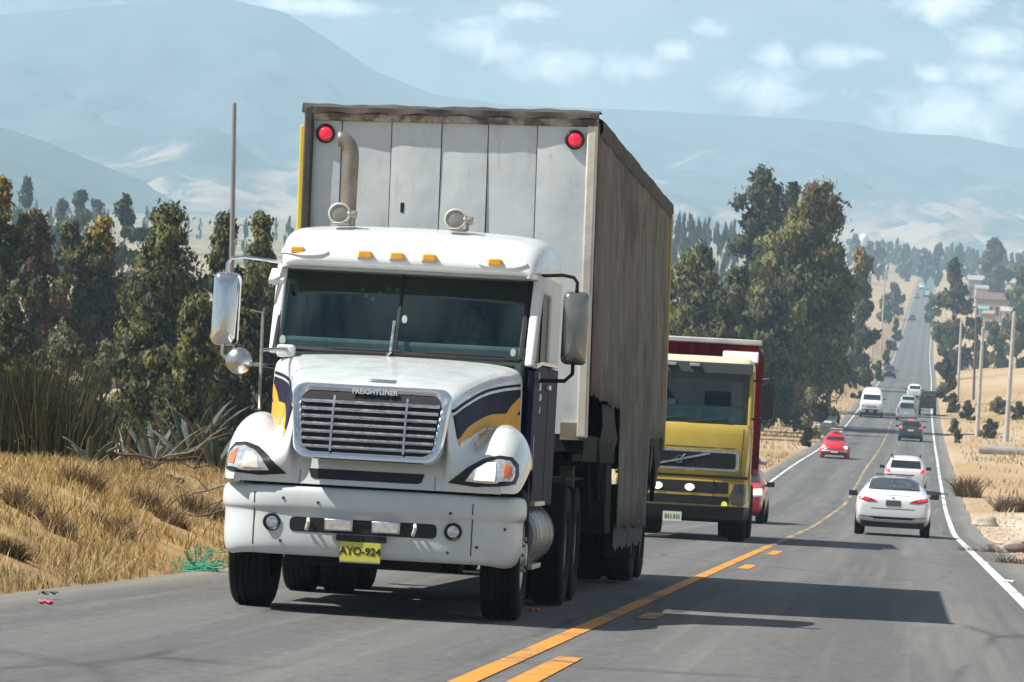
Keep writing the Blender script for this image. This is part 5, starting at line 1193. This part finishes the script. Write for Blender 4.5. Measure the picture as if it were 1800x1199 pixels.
TR = [
 (2,316,44,138,'yellowtop','tall dark tree with yellowing top, cut by the left edge of the photo',.16),
 (62,372,50,150,'rusty','reddish-brown dry tree right of the yellow-topped tree at the left edge',.12),
 (122,392,36,165,'dark','narrow dark tree between the reddish tree and the golden-tipped tree',.15),
 (178,384,54,152,'yellowtop','round dark tree with golden tip in the middle of the left-hand group',.2),
 (292,361,70,126,'olive','largest leafy tree of the left-hand group, left of the tall thin pole',.1),
 (398,372,46,132,'dark','upright dark tree standing just behind the tall thin pole',.12),
 (462,377,44,140,'olive','dark olive tree beside the truck cab, behind its left mirror',.12),
 (250,570,48,108,'dark','low bushy tree under the largest tree of the left-hand group',.05),
 (345,520,58,104,'olive','low dense tree behind the left mirror of the white truck',.05),
 (440,500,64,108,'dark','low dark tree filling the gap between pole and truck cab',.05),
 (20,520,50,118,'dark','shaded lower tree at the left edge above the reed clump',.08),
 (520,470,50,118,'dark','dark tree showing between trailer and roof edge of the white cab',.1),
 (1345,300,62,345,'dark','tall dark tree with a pointed tip, left peak of the roadside grove',.12),
 (1396,324,34,352,'dark','slim pointed dark tree between the two tallest trees of the grove',.15),
 (1402,322,92,292,'bright','big bright green tree with russet top, nearest to the road in the grove',.14),
 (1514,436,34,455,'yellowtop','small dark tree at the right end of the roadside grove',.08),
 (1232,432,62,262,'olive','broad olive tree above the red body of the yellow tipper',.08),
 (1296,470,48,250,'dark','dense olive-black tree between the tipper and the bright tree',.08),
 (1350,500,56,275,'dark','shaded tree right behind the mirror of the yellow tipper',.06),
 (1470,430,40,346,'dark','dark-leaved tree under the right side of the bright tree',.16),
 (1435,560,46,300,'dark','low shadowed tree at the foot of the bright tree',.04),
 (1512,520,22,480,'dark','low dark tree at the roadside end of the grove',.2),
 (1180,470,40,285,'olive','olive tree half hidden behind the rear edge of the trailer',.08),
 (1680,456,30,640,'rusty','tall brown-green tree on the right bank, left of the red-roofed house',.06),
 (1668,585,26,560,'dark','dark thicket tree below the tall tree on the right bank',.03),
 (1664,630,20,415,'dark','low dark shrubby tree beside the right edge line of the road',.03),
 (1718,560,26,640,'dark','first dark tree of the row under the red-roofed house',.05),
 (1752,568,28,620,'dark','second dark tree of the row, between the two pale poles',.05),
 (1792,556,30,600,'olive','last dark tree of the row, behind the tallest right-hand pole',.05),
 (1795,470,22,820,'olive','dark tree cut by the right edge above the pink house',.08),
 (1750,422,36,1150,'hazy','blue-hazed round tree standing above the houses at right',.08),
 (1640,520,14,1000,'dark','small dark tree at the right kerb of the distant road',.04),
 (1574,500,16,1050,'dark','small dark tree left of the distant road',.05),
 (1558,520,12,960,'dark','smaller dark tree left of the distant road, nearer than the other',.05),
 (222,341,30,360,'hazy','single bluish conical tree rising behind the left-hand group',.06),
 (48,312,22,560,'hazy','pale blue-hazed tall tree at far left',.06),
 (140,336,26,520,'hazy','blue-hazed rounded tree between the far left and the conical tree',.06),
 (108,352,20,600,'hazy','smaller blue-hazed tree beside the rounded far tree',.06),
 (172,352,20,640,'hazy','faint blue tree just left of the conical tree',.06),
]
for i, (px, top, hw, Yd, kind, lab, t0) in enumerate(TR):
    tree(px, top, hw, Yd, kind, lab, seed=i, t0=t0, wide=.36 if t0 < .07 else .42, bark=PALEBARK if 'bright' in kind or i in (18,) else BARK, top_yellow=(kind == 'bright'),
         group='trees of the left-hand group' if i < 12 else ('trees of the roadside grove' if i < 23 else ('trees on the right bank' if i < 34 else 'far trees on the left')))
# hazy rows on the horizon: one shared label per row, they cannot be told apart
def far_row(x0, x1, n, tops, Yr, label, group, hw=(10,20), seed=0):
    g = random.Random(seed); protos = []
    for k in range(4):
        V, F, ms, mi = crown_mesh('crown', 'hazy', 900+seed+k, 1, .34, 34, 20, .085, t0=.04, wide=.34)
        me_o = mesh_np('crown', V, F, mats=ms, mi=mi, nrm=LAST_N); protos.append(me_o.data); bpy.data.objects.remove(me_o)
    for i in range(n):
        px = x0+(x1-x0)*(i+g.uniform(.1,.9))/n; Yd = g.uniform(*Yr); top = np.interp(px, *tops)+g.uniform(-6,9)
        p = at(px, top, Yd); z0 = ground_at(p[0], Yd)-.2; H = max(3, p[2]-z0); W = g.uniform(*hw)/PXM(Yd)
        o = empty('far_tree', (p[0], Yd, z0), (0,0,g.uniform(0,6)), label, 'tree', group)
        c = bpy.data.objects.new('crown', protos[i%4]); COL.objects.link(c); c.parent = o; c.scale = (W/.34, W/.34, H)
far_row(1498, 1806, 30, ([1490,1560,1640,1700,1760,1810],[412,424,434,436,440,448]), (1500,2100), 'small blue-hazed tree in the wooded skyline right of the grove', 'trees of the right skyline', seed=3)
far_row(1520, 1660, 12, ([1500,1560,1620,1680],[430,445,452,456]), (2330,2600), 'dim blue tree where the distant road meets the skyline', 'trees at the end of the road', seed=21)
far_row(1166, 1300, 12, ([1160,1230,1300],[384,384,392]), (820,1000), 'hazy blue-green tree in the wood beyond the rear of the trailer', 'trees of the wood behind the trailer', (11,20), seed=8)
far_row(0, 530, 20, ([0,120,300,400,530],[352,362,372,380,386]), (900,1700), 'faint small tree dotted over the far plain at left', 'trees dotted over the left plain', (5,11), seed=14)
# shrubs
SH = [
 (1425,682,34,262,'grey','bush','grey-green roadside bush at the foot of the grove'),
 (1418,752,12,235,'dark','bush','small dark bush right of the pale lay-by, left of the red round car'),
 (120,575,60,112,'grey','bush','twiggy grey bush below the golden-tipped tree'),
 (185,600,40,120,'grey','bush','low grey-brown bush in the gap of the left-hand group'),
 (235,695,36,78,'dark','bush','dark bush left of the agave leaves on the bank'),
 (60,640,60,84,'olive','bush','olive bush behind the reed clump at the left edge'),
 (1676,702,11,368,'dark','shrub','round dark shrub beside the far side of the dirt verge'),
 (1740,738,17,284,'dark','shrub','dark dry shrub between the two nearest pale poles'),
 (1702,706,13,340,'dark','shrub','spreading dark shrub left of the middle pale pole'),
 (1790,708,18,330,'olive','shrub','olive shrub right of the tallest right-hand pole'),
 (1758,700,18,350,'olive','shrub','faded shrub behind the tallest right-hand pole'),
 (1678,738,7,300,'dark','shrub','tiny shrub nearest the road on the right-hand dirt'),
 (1683,756,5,270,'dark','shrub','smallest dark tuft on the right-hand dirt'),
 (1576,560,6,800,'dark','shrub','upper of the dark shrubs on the orange bank left of the far road'),
 (1562,600,6,640,'dark','shrub','middle dark shrub on the orange bank left of the far road'),
 (1545,636,8,520,'dark','shrub','lower dark shrub on the orange bank left of the far road'),
 (1525,655,9,470,'olive','shrub','olive shrub on the orange bank near the grove'),
 (1512,690,12,410,'yellowtop','shrub','yellow-tinged shrub at the roadside behind the minibus'),
 (340,770,36,56,'olive','bush','green leafy bush behind the dead branches on the bank'),
 (300,800,30,50,'bright','bush','light green weed among the dead branches on the bank'),
 (205,800,34,48,'rusty','bush','brown withered bush between reeds and dead branches'),
 (262,815,26,46,'rusty','bush','low brown brushwood right of the withered bush'),
 (150,835,30,44,'dark','bush','dark low brush under the reed clumps'),
 (20,820,40,43,'grey','bush','grey dry brush at the foot of the reeds by the left edge'),
 (300,840,24,45,'dark','bush','low dark brush below the taller agave'),
 (160,690,44,90,'dark','bush','dark bush just right of the reed clump'),
 (330,640,46,86,'dark','bush','dark bush behind the taller agave'),
 (290,660,40,92,'olive','bush','olive bush filling the gap behind the agaves'),
 (10,610,50,96,'dark','bush','dark bush peeping over the reeds at the left edge'),
 (48,648,92,49,'dark','bush','largest rounded dark bush at far left, with reeds standing in front of it'),
 (372,800,26,52,'olive','bush','leafy bush between dead branches and truck fender'),
]
for i, (px, top, hw, Yd, kind, nm, lab) in enumerate(SH):
    p = at(px, top, Yd); d_ = p[0]-float(road_x(Yd))
    tree(px, top, hw, Yd, kind, lab, name=nm, cat='bush', seed=400+i, t0=.02, wide=.4, tr=True, group=None, leaf=max(.05, 2.6/(PXM(Yd)*.57)))
def blades(n, cx, cy, rx, ry, h, wd, lean, g, z_fn, mats, share):
    x = cx+g.normal(0,rx,n); y = cy+g.normal(0,ry,n); z = z_fn(x,y)-.02; hh = h*g.uniform(.5,1.15,n)
    dx, dy = g.normal(0,lean,n)*hh+(x-cx)*.25, g.normal(0,lean,n)*hh+(y-cy)*.2
    a = g.uniform(0,PI,n); wx, wy = np.cos(a)*wd*g.uniform(.5,1.4,n), np.sin(a)*wd*.6
    B0 = np.stack([x-wx,y-wy,z],1); B1 = np.stack([x+wx,y+wy,z],1); M0 = np.stack([x-wx*.7+dx*.4,y-wy*.7+dy*.4,z+hh*.55],1); M1 = np.stack([x+wx*.7+dx*.4,y+wy*.7+dy*.4,z+hh*.55],1)
    T0 = np.stack([x+dx-wx*.1,y+dy,z+hh],1); T1 = np.stack([x+dx+wx*.1,y+dy,z+hh],1)
    V = np.stack([B0,B1,M1,M0,T1,T0],1).reshape(-1,3); k = np.arange(n)*6
    F = np.concatenate([np.stack([k,k+1,k+2,k+3],1), np.stack([k+3,k+2,k+4,k+5],1)]); mi = g.choice(len(mats), n, p=share); return V, F, np.concatenate([mi,mi])
def tuft(px, py, hw, Yd, H_, lab, nm, seed, wd):
    p = at(px, py, Yd); W = hw/PXM(Yd); g = np.random.default_rng(seed); z0 = ground_at(p[0],Yd); parts = []
    cx, cy = g.normal(0,W*.45,9), g.normal(0,W*.5,9)
    for a_, b_ in zip(cx, cy):
        V, F, mi = blades(70, p[0]+a_, Yd+b_, W*.12, W*.12, H_*g.uniform(.6,1.1), wd, .55, g, ground_z, [0,1,2], (.42,.33,.25)); parts.append((V,F,mi))
    k = 0; Fs = []
    for V, F, mi in parts: Fs.append(F+k); k += len(V)
    V = np.concatenate([q[0] for q in parts])-np.array([p[0],Yd,z0]); o = mesh_np(nm, V, np.concatenate(Fs), mats=[LM['weed'],LM['weedd'],LM['straw']], mi=np.concatenate([q[2] for q in parts])); o.location = (p[0],Yd,z0); tag(o, lab, nm)
for i, (px, Yd, hw, H_, lab) in enumerate(((55,33.5,46,.34,'dry brown weed clump high on the grassy slope at far left'),(110,33,40,.26,'sprawling brown weed in the middle of the grassy slope'),(165,38,44,.40,'brown weed patch high on the grassy slope under the branches'),
  (205,35,46,.28,'dark dry weed on the slope left of the green netting'),(258,39,46,.36,'brown weed below the brushwood on the slope'),(305,38.5,36,.30,'dry weed just above the green netting'),
  (25,29.5,36,.22,'little brown weed near the pavement edge at far left'),(345,41,40,.36,'withered weed on the bank crest beside the truck bumper'))):
    tuft(px, 900, hw*1.1, Yd, H_*.72, lab, 'weed', 500+i, .006)
for i, (px, Yd, hw, H_, lab) in enumerate(((1700,150,26,.9,'brown scrub on the right verge left of the poles'),
  (1780,62,60,.35,'dry scrub on the bank at the lower right edge'),(1755,72,44,.3,'dry scrub along the right shoulder above the stones'),(1790,135,40,.6,'yellowish scrub at the right edge behind the pale lay-by'),)):
    tuft(px, 800, hw, Yd, H_, lab, 'scrub', 560+i, max(.010, .6/(PXM(Yd)*.57)))
# reed clump on the bank: hundreds of thin upright stems
REED = [leafmat('reed_dark', (.035,.036,.020), .4, .15), leafmat('reed_olive', (.085,.085,.040), .3, .2), leafmat('reed_straw', (.26,.20,.10), .3, .2)]
def reed(px, py, Yd, rx, h, n, label, seed):
    p = at(px, py, Yd); g = np.random.default_rng(seed)
    V, F, mi = blades(n, p[0], Yd, rx, .5, h, .011, .16, g, ground_z, REED, (.60,.35,.05))
    V = V-np.array([p[0], Yd, ground_at(p[0],Yd)]); o = mesh_np('reed_clump', V, F, mats=REED, mi=mi); o.location = (p[0], Yd, ground_at(p[0],Yd))
    tag(o, label, 'reeds')
reed(55, 850, 45, .30, 1.35, 1900, 'big dark clump of upright reeds at the left edge on top of the dry bank', 1)
reed(118, 850, 47, .24, 1.0, 900, 'shorter brownish reed clump right of the big one on the bank', 2)
reed(-40, 850, 45, .3, 1.3, 900, 'reed clump cut off by the left edge of the photo', 3)
# agaves: long stiff grey-green leaves
AG = leafmat('agave_leaf', (.095,.11,.085), .2, .1)
def agave(px, Yd, n, L_, label, seed):
    p = at(px, 850, Yd); z0 = ground_at(p[0], Yd); g = random.Random(seed); mb = MB()
    for k in range(n):
        a = 2*PI*k/n+g.uniform(-.3,.3); up = g.uniform(.75,1.35); le = L_*g.uniform(.75,1.15); d = Vector((math.cos(a),math.sin(a),0)); s = Vector((-d.y,d.x,0)); rr = []
        for t in np.linspace(0,1,7):
            c = d*le*math.cos(up)*t*(1+.25*t)+Vector((0,0,le*math.sin(up)*t*(1-.22*t*t))); w_ = .065*(1-t)**.7*(1+.8*t)+.003
            rr.append([tuple(c-s*w_+Vector((0,0,.02))), tuple(c), tuple(c+s*w_+Vector((0,0,.02)))])
        mb.loft(rr)
    o = mb.build('agave', AG, None); o.location = (p[0], Yd, z0-.03); o.modifiers.new('solid','SOLIDIFY').thickness = .012; tag(o, label, 'agave')
agave(332, 52, 13, 1.35, 'tall grey-green agave with upright leaves right of the dead branches', 5)
agave(268, 55, 11, 1.25, 'agave standing behind the dead branches, left of the taller one', 6)
agave(380, 50, 9, 1.2, 'agave half hidden behind the front fender of the white truck', 7)
agave(160, 43, 8, .55, 'small blue-grey agave at the foot of the reeds', 9)
# dead branches thrown on the bank
DEAD = mat('dead_wood', (.10,.075,.06), .9, 0, .35, 9); GREYW = mat('grey_wood', (.24,.21,.19), .9, 0, .3, 9)
def branch(px, py, Yd, L_, yaw, pitch, r, label, seed, m):
    p = at(px, py, Yd); z0 = ground_at(p[0],Yd); g = random.Random(seed); mb = MB(); d = Vector((math.cos(yaw)*math.cos(pitch), math.sin(yaw)*math.cos(pitch), math.sin(pitch)))
    P = [Vector((0,0,.0))+d*L_*t+Vector((g.uniform(-.04,.04),g.uniform(-.04,.04),g.uniform(-.03,.06)+.12*math.sin(t*4+seed))) for t in np.linspace(0,1,8)]
    r *= .55; mb.tube(P, [r*(1-.75*t) for t in np.linspace(0,1,8)], 7)
    for k in range(6):
        b = P[1+k]; q = Vector((g.uniform(-1,1),g.uniform(-.6,.6),g.uniform(-.1,1))).normalized()*L_*g.uniform(.2,.45)
        mb.tube([b, b+q*.5+Vector((0,0,.04)), b+q], [r*.55,r*.36,r*.12], 5)
    o = mb.build('dead_branch', m, None); o.location = (p[0],Yd,z0+.05); tag(o, label, 'branch')
branch(150,860,43,1.5,.1,.12,.045,'thick forked dead branch lying at the foot of the reeds',1,DEAD)
branch(195,850,44,1.4,-.2,.35,.04,'greyish dead branch leaning up beside the agaves',2,GREYW)
branch(230,840,44,1.3,.4,.5,.035,'dark crooked branch sticking up in the middle of the brushwood',3,DEAD)
branch(262,870,40,1.5,-.4,-.1,.04,'dark branch lying down the slope towards the road',4,DEAD)
branch(110,845,44,1.0,2.8,.2,.035,'short pale branch in front of the big reed clump',5,GREYW)
branch(320,860,42,1.2,-.3,.05,.035,'branch on the bank crest close to the truck fender',6,GREYW)
# ------------------------------------------------------------------ dry grass
STRAW = [leafmat('straw_pale', (.60,.46,.24), .25, .25), leafmat('straw_gold', (.46,.33,.15), .3, .25), leafmat('straw_brown', (.24,.16,.08), .3, .2), leafmat('straw_green', (.18,.17,.06), .3, .2)]
def grass(name, n, xr, yr, h, wd, share, dens, seed):
    g = np.random.default_rng(seed); yy = g.uniform(yr[0]**.5, yr[1]**.5, n)**2 if yr[0] > 0 else g.uniform(*yr, n); ll = xr[0]+(xr[1]-xr[0])*g.uniform(0,1,n)**.8
    x = road_x(yy)+ll; keep = g.uniform(0,1,n) < np.clip(dens(x, yy, ll), .0, 1); x, yy = x[keep], yy[keep]
    n = len(x); V, F, mi = blades(n, 0, 0, 0, 0, h, wd, .38, g, lambda a, b: a*0, STRAW, share)
    V = V.reshape(n,6,3); V += np.stack([x, yy, ground_z(x,yy)], 1)[:,None,:]
    o = mesh_np(name, V.reshape(-1,3), F, mats=STRAW, mi=mi); tag(o, kind='stuff')
grass('dry_grass', 90000, (-9.2,-4.42), (19,62), .17, .006, (.36,.36,.2,.08), lambda x,y,l: .40+.75*fbm(x,y,1.1)+.3*(np.abs(l) > 6.2), 5)
grass('verge_grass', 16000, (4.45,9), (48,125), .13, .008, (.34,.34,.18,.14), lambda x,y,l: .12+.6*fbm(x,y,3)-.5*np.exp(-((y-96)/22)**2), 6)
grass('slope_grass', 26000, (-26,-9.0), (30,90), .26, .010, (.3,.34,.22,.14), lambda x,y,l: .45+.6*fbm(x,y,5), 7)
grass('far_verge_grass', 30000, (5.2,26), (125,430), .34, .035, (.32,.36,.22,.10), lambda x,y,l: .25+.7*fbm(x,y,9), 8)
grass('left_verge_grass', 16000, (-13,-4.6), (85,420), .32, .03, (.30,.36,.24,.10), lambda x,y,l: .25+.6*fbm(x,y,8), 9)
g = np.random.default_rng(31); n = 2600; yy = g.uniform(46,150,n); ll = 4.35+np.abs(g.normal(0,1,n))*2.2; xx = road_x(yy)+ll; rr_ = g.uniform(.012,.036,n)*(1+(g.uniform(0,1,n) > .96)*1.5); zz = ground_z(xx,yy)+rr_*.25
B8 = np.array([[1,0,0],[-1,0,0],[0,1,0],[0,-1,0],[0,0,.7],[0,0,-.7]]); F8 = np.array([[0,2,4],[2,1,4],[1,3,4],[3,0,4],[2,0,5],[1,2,5],[3,1,5],[0,3,5]])
V = (B8[None]*rr_[:,None,None]*g.uniform(.6,1.3,(n,6,1))+np.stack([xx,yy,zz],1)[:,None,:]).reshape(-1,3); F = (F8[None]+6*np.arange(n)[:,None,None]).reshape(-1,3)
tag(mesh_np('gravel', V, F, mats=[mat('gravel_grey', (.42,.38,.33), .95, 0, .3, 3), mat('gravel_buff', (.55,.47,.36), .95, 0, .3, 3)], mi=np.repeat(g.integers(0,2,n),8)), kind='stuff')
# ------------------------------------------------------------------ poles
CONC = mat('pole_concrete', (.52,.50,.46), .8, 0, .12, 4, dirt=.3); WOOD = mat('pole_wood', (.15,.11,.085), .9, 0, .2, 5)
def pole(bpx, bpy, tpx, tpy, Yd, r0, r1, m, label, arm=False, nm='utility_pole'):
    b = at(bpx, bpy, Yd); t = at(tpx, tpy, Yd); z0 = ground_at(b[0],Yd)-.3; o = empty(nm, (b[0],Yd,z0), (0,0,0), label, 'pole')
    top = Vector((t[0]-b[0], 0, t[2]-z0)); MB().tube([(0,0,0), top*.5, top], [r0,(r0+r1)/2,r1], 14).build('shaft', m, o)
    MB().lathe([(0,.001),(0,r1*1.05),(.06,r1*.9),(.10,.001)], tuple(top), 'z', 10).build('cap', m, o)
pole(405,742,412,184,130,.12,.075,mat('dusky_pole',(.26,.25,.25),.7,0,.12,4),'tall thin pole rising from behind the truck mirror against the hills')
pole(1768,782,1783,550,275,.21,.13,CONC,'tallest pale concrete pole, nearest on the right-hand dirt')
pole(1717,772,1728,577,288,.19,.12,CONC,'second pale concrete pole, left of the tallest on the right')
pole(1683,702,1690,562,424,.20,.13,CONC,'farther pale pole standing before the dark trees at right')
pole(1711,705,1716,560,420,.16,.11,WOOD,'dark wooden pole between the two paler right-hand poles')
pole(1551,560,1556,478,760,.2,.12,CONC,'distant pale pole at the left of the far road')
pole(1531,660,1536,575,520,.14,.09,CONC,'short pale post on the orange bank left of the far road')
# ------------------------------------------------------------------ houses on the right, far off
def house(px, py, Yd, wpx, hpx, wall, roofc, label, roofh=.35, dep=9, win=3):
    b = at(px, py, Yd); s = 1/PXM(Yd); W_, H_ = wpx*s, hpx*s; z0 = ground_at(b[0],Yd)
    zb = b[2]; o = empty('house', (b[0],Yd,min(z0,zb)-.2), (0,0,R(random.uniform(-14,14))), label, 'house'); h0 = H_*(1-roofh)+max(0, zb-min(z0,zb))
    w = MB().prism([(-W_/2,0),(W_/2,0),(W_/2,h0),(-W_/2,h0)], 0, dep, 'y').build('wall', mat('wall_%d'%int(px), wall, .9, 0, .12, 1.5, dirt=.3), o, False)
    MB().prism([(-.4,h0),(dep*.5,h0+H_*roofh+.3),(dep+.4,h0),(dep+.4,h0+.18),(dep*.5,h0+H_*roofh+.5),(-.4,h0+.18)], -W_/2-.4, W_/2+.4, 'x').build('roof', mat('roof_%d'%int(px), roofc, .85, 0, .15, 1.2, dirt=.3), o, False)
    for k in range(win):
        x = -W_/2+W_*(k+.5)/win
        MB().box(x-.5,x+.5,-.04,.05,h0*.35,h0*.72).build('window', DARKGLASS, o, False)
    x = W_*.38; MB().box(x-.45,x+.45,-.05,.04,0.,h0*.66).build('door', BLACKD, o, False)
house(1742,538,1020,54,22,(.36,.25,.21),(.17,.09,.08),'long low house with a dull red roof and reddish wall above the tree row',.45,9,5)
house(1726,516,1090,20,13,(.48,.40,.30),(.34,.32,.30),'small tan house behind the left end of the red-roofed house',.3)
house(1716,499,1250,26,13,(.30,.29,.29),(.38,.36,.35),'grey shed with pale roof left above the red-roofed house',.45)
house(1770,560,900,20,18,(.62,.48,.50),(.50,.43,.42),'pinkish white house beside the top of the tallest pole',.25,8,2)
house(1729,549,930,14,9,(.16,.34,.36),(.18,.38,.40),'tiny turquoise hut below the red-roofed house',.3,4,1)
house(1736,557,880,17,9,(.42,.30,.22),(.38,.27,.21),'orange-brown wall hut under the turquoise hut',.3,4,1)
house(1785,510,1000,18,18,(.40,.38,.29),(.36,.34,.28),'pale ochre house between blue-hazed tree and the right edge',.3)
house(1545,480,1650,22,14,(.60,.52,.48),(.46,.36,.32),'small pale house on the skyline left of the distant road',.4)
house(1520,488,1500,24,14,(.50,.44,.40),(.50,.42,.38),'faded house at the right foot of the grove on the skyline',.4)
house(200,612,190,60,34,(.24,.17,.13),(.17,.12,.09),'low brown shed glimpsed between the left-hand trees',.45,6,1)
# white domed water tank on the skyline
p = at(1518, 420, 1900); z0 = ground_at(p[0],1900); o = empty('water_tank', (p[0],1900,z0), (0,0,0), 'white domed water tank poking over the trees right of the grove', 'tank')
Hh = p[2]-z0; MB().lathe([(0,1.2),(Hh-3.5,1.0),(Hh-3.2,2.6)], (0,0,0), 'z', 16).build('stem', W_PAINT, o); MB().lathe([(Hh-3.2,2.6),(Hh-.5,2.9),(Hh+1.3,2.4),(Hh+2.6,1.2),(Hh+3,.001)], (0,0,0), 'z', 20).build('dome', W_PAINT, o)
# ------------------------------------------------------------------ small things on the verges
# culvert parapet by the road
for px, py, Yd, L_, lab in ((1452,752,278,1.2,'low grey concrete block at the road edge behind the red round car'),(1462,740,296,1.6,'whitewashed parapet block on the left road edge beyond the grey block')):
    p = at(px, py, Yd); z0 = ground_at(p[0],Yd); o = empty('parapet', (p[0],Yd,z0-.1), (0,0,0), lab, 'parapet')
    MB().box(-.3,.3,-L_*3,L_*3,0,.75).build('block', CONC, o, bevel=.05); MB().box(-.38,.38,-L_*3.1,L_*3.1,.75,.95).build('coping', W_PAINT if 'white' in lab else CONC, o, bevel=.04)
# fallen concrete pole lying at the right
p = at(1790, 795, 238); o = empty('fallen_pole', (p[0],238,ground_at(p[0],238)+.22), (0,0,R(80)), 'grey concrete pole lying on the ground at the right edge', 'pole')
MB().tube([(-.5,2.5,0),(0,0,0),(.4,-6,.05)], [.32,.30,.26], 14).build('shaft', mat('old_concrete', (.33,.31,.28), .9, 0, .2, 3), o)
def rock(x, y, r, label, seed, m):
    bm = bmesh.new(); bmesh.ops.create_icosphere(bm, subdivisions=3, radius=1); g = random.Random(seed); k = [g.uniform(0,9) for _ in range(3)]
    for v in bm.verts:
        n_ = 1+.22*math.sin(v.co.x*2.3+k[0])*math.cos(v.co.y*2.1+k[1])+.12*math.sin(v.co.z*5+k[2]); v.co = Vector((v.co.x*n_*1.3, v.co.y*n_, v.co.z*n_*.65))*r
    me = bpy.data.meshes.new('rock'); bm.to_mesh(me); bm.free(); o = link('rock', me, m, None, True); o.location = (x, y, ground_at(x,y)+r*.3); o.rotation_euler.z = g.uniform(0,6); tag(o, label, 'rock', 'rocks on the right verge')
ROCK = mat('rock', (.42,.36,.29), .9, 0, .25, 4, bmp=.5); ROCKD = mat('dark_rock', (.14,.10,.09), .9, 0, .25, 4, bmp=.5)
for i, (px, py, Yd, r_, lab) in enumerate(((1738,932,80,.16,'small dark brown stone beside the shoulder on the right verge'),(1782,938,80,.2,'pale stone on the right verge near the photo edge'),(1790,966,74,.22,'dark rock at the shoulder edge lowest on the right verge'),
   (1736,848,110,.30,'flat whitish stone on the pale lay-by'),(1770,942,78,.12,'small buff stone between the pale and the brown one'),(1760,915,84,.12,'tiny stone on the bank above the right shoulder'),(1795,930,80,.14,'stone at the very right edge of the photo above the dark rock'))):
    p = at(px, py, Yd); rock(p[0], Yd, r_, lab, i, ROCKD if 'dark' in lab else ROCK)
# green netting dumped at the left road edge
g = random.Random(4); mb = MB(); p = at(345, 1000, 34.2); z0 = ground_at(p[0],34.2)
for k in range(46):
    a = Vector((g.gauss(0,.20), g.gauss(0,.12), abs(g.gauss(0,.05)))); q = [a]
    for j in range(5): q.append(q[-1]+Vector((g.gauss(0,.07), g.gauss(0,.05), g.gauss(0,.035)))); q[-1].z = max(.0, q[-1].z)
    mb.tube(q, .0045, 4)
for k in range(8):
    a = g.uniform(0,6.28); mb.tube([(0.02*k-.08,0,.03),(.1*math.cos(a),.06*math.sin(a),.12),(.16*math.cos(a),.1*math.sin(a),.20+.04*g.random())], .005, 4)
o = mb.build('green_netting', mat('turquoise_net', (.03,.36,.24), .6), None); o.location = (p[0],34.2,z0+.01); tag(o, 'tangle of turquoise green netting at the left road edge beside the truck', 'netting')
def litter(px, py, Yd, s, col, label, i):
    p = at(px, py, Yd); x = p[0]; d_ = x-float(road_x(Yd)); z0 = float(road_z(Yd))+.012 if -4.3 < d_ < 4.3 else ground_at(x,Yd)+.01
    mb = MB(); g = random.Random(i); rr = []
    for u in np.linspace(-1,1,5): rr.append([(u*s*(1+.2*g.random()), v*s*.6, .02+.035*abs(math.sin(u*3+v*2+i))) for v in (-1,-.3,.3,1)])
    o = mb.loft(rr).build('litter', mat('litter_%d'%i, col, .6), None); o.location = (x,Yd,z0); o.modifiers.new('solid','SOLIDIFY').thickness = .004; tag(o, label, 'litter')
litter(80,1068,24.6,.045,(.75,.12,.18),'pink scrap of plastic on the asphalt at lower left',1)
litter(935,1111,28.6,.045,(.70,.28,.10),'orange chip lying on the asphalt in front of the yellow line',2)
litter(1728,1000,58,.08,(.70,.70,.68),'white scrap on the right shoulder beside the edge line',3)
litter(1773,1029,47,.07,(.70,.70,.68),'white scrap lower down the right shoulder',4)
litter(85,1052,26.2,.06,(.10,.10,.09),'dark clod on the left pavement edge',5)
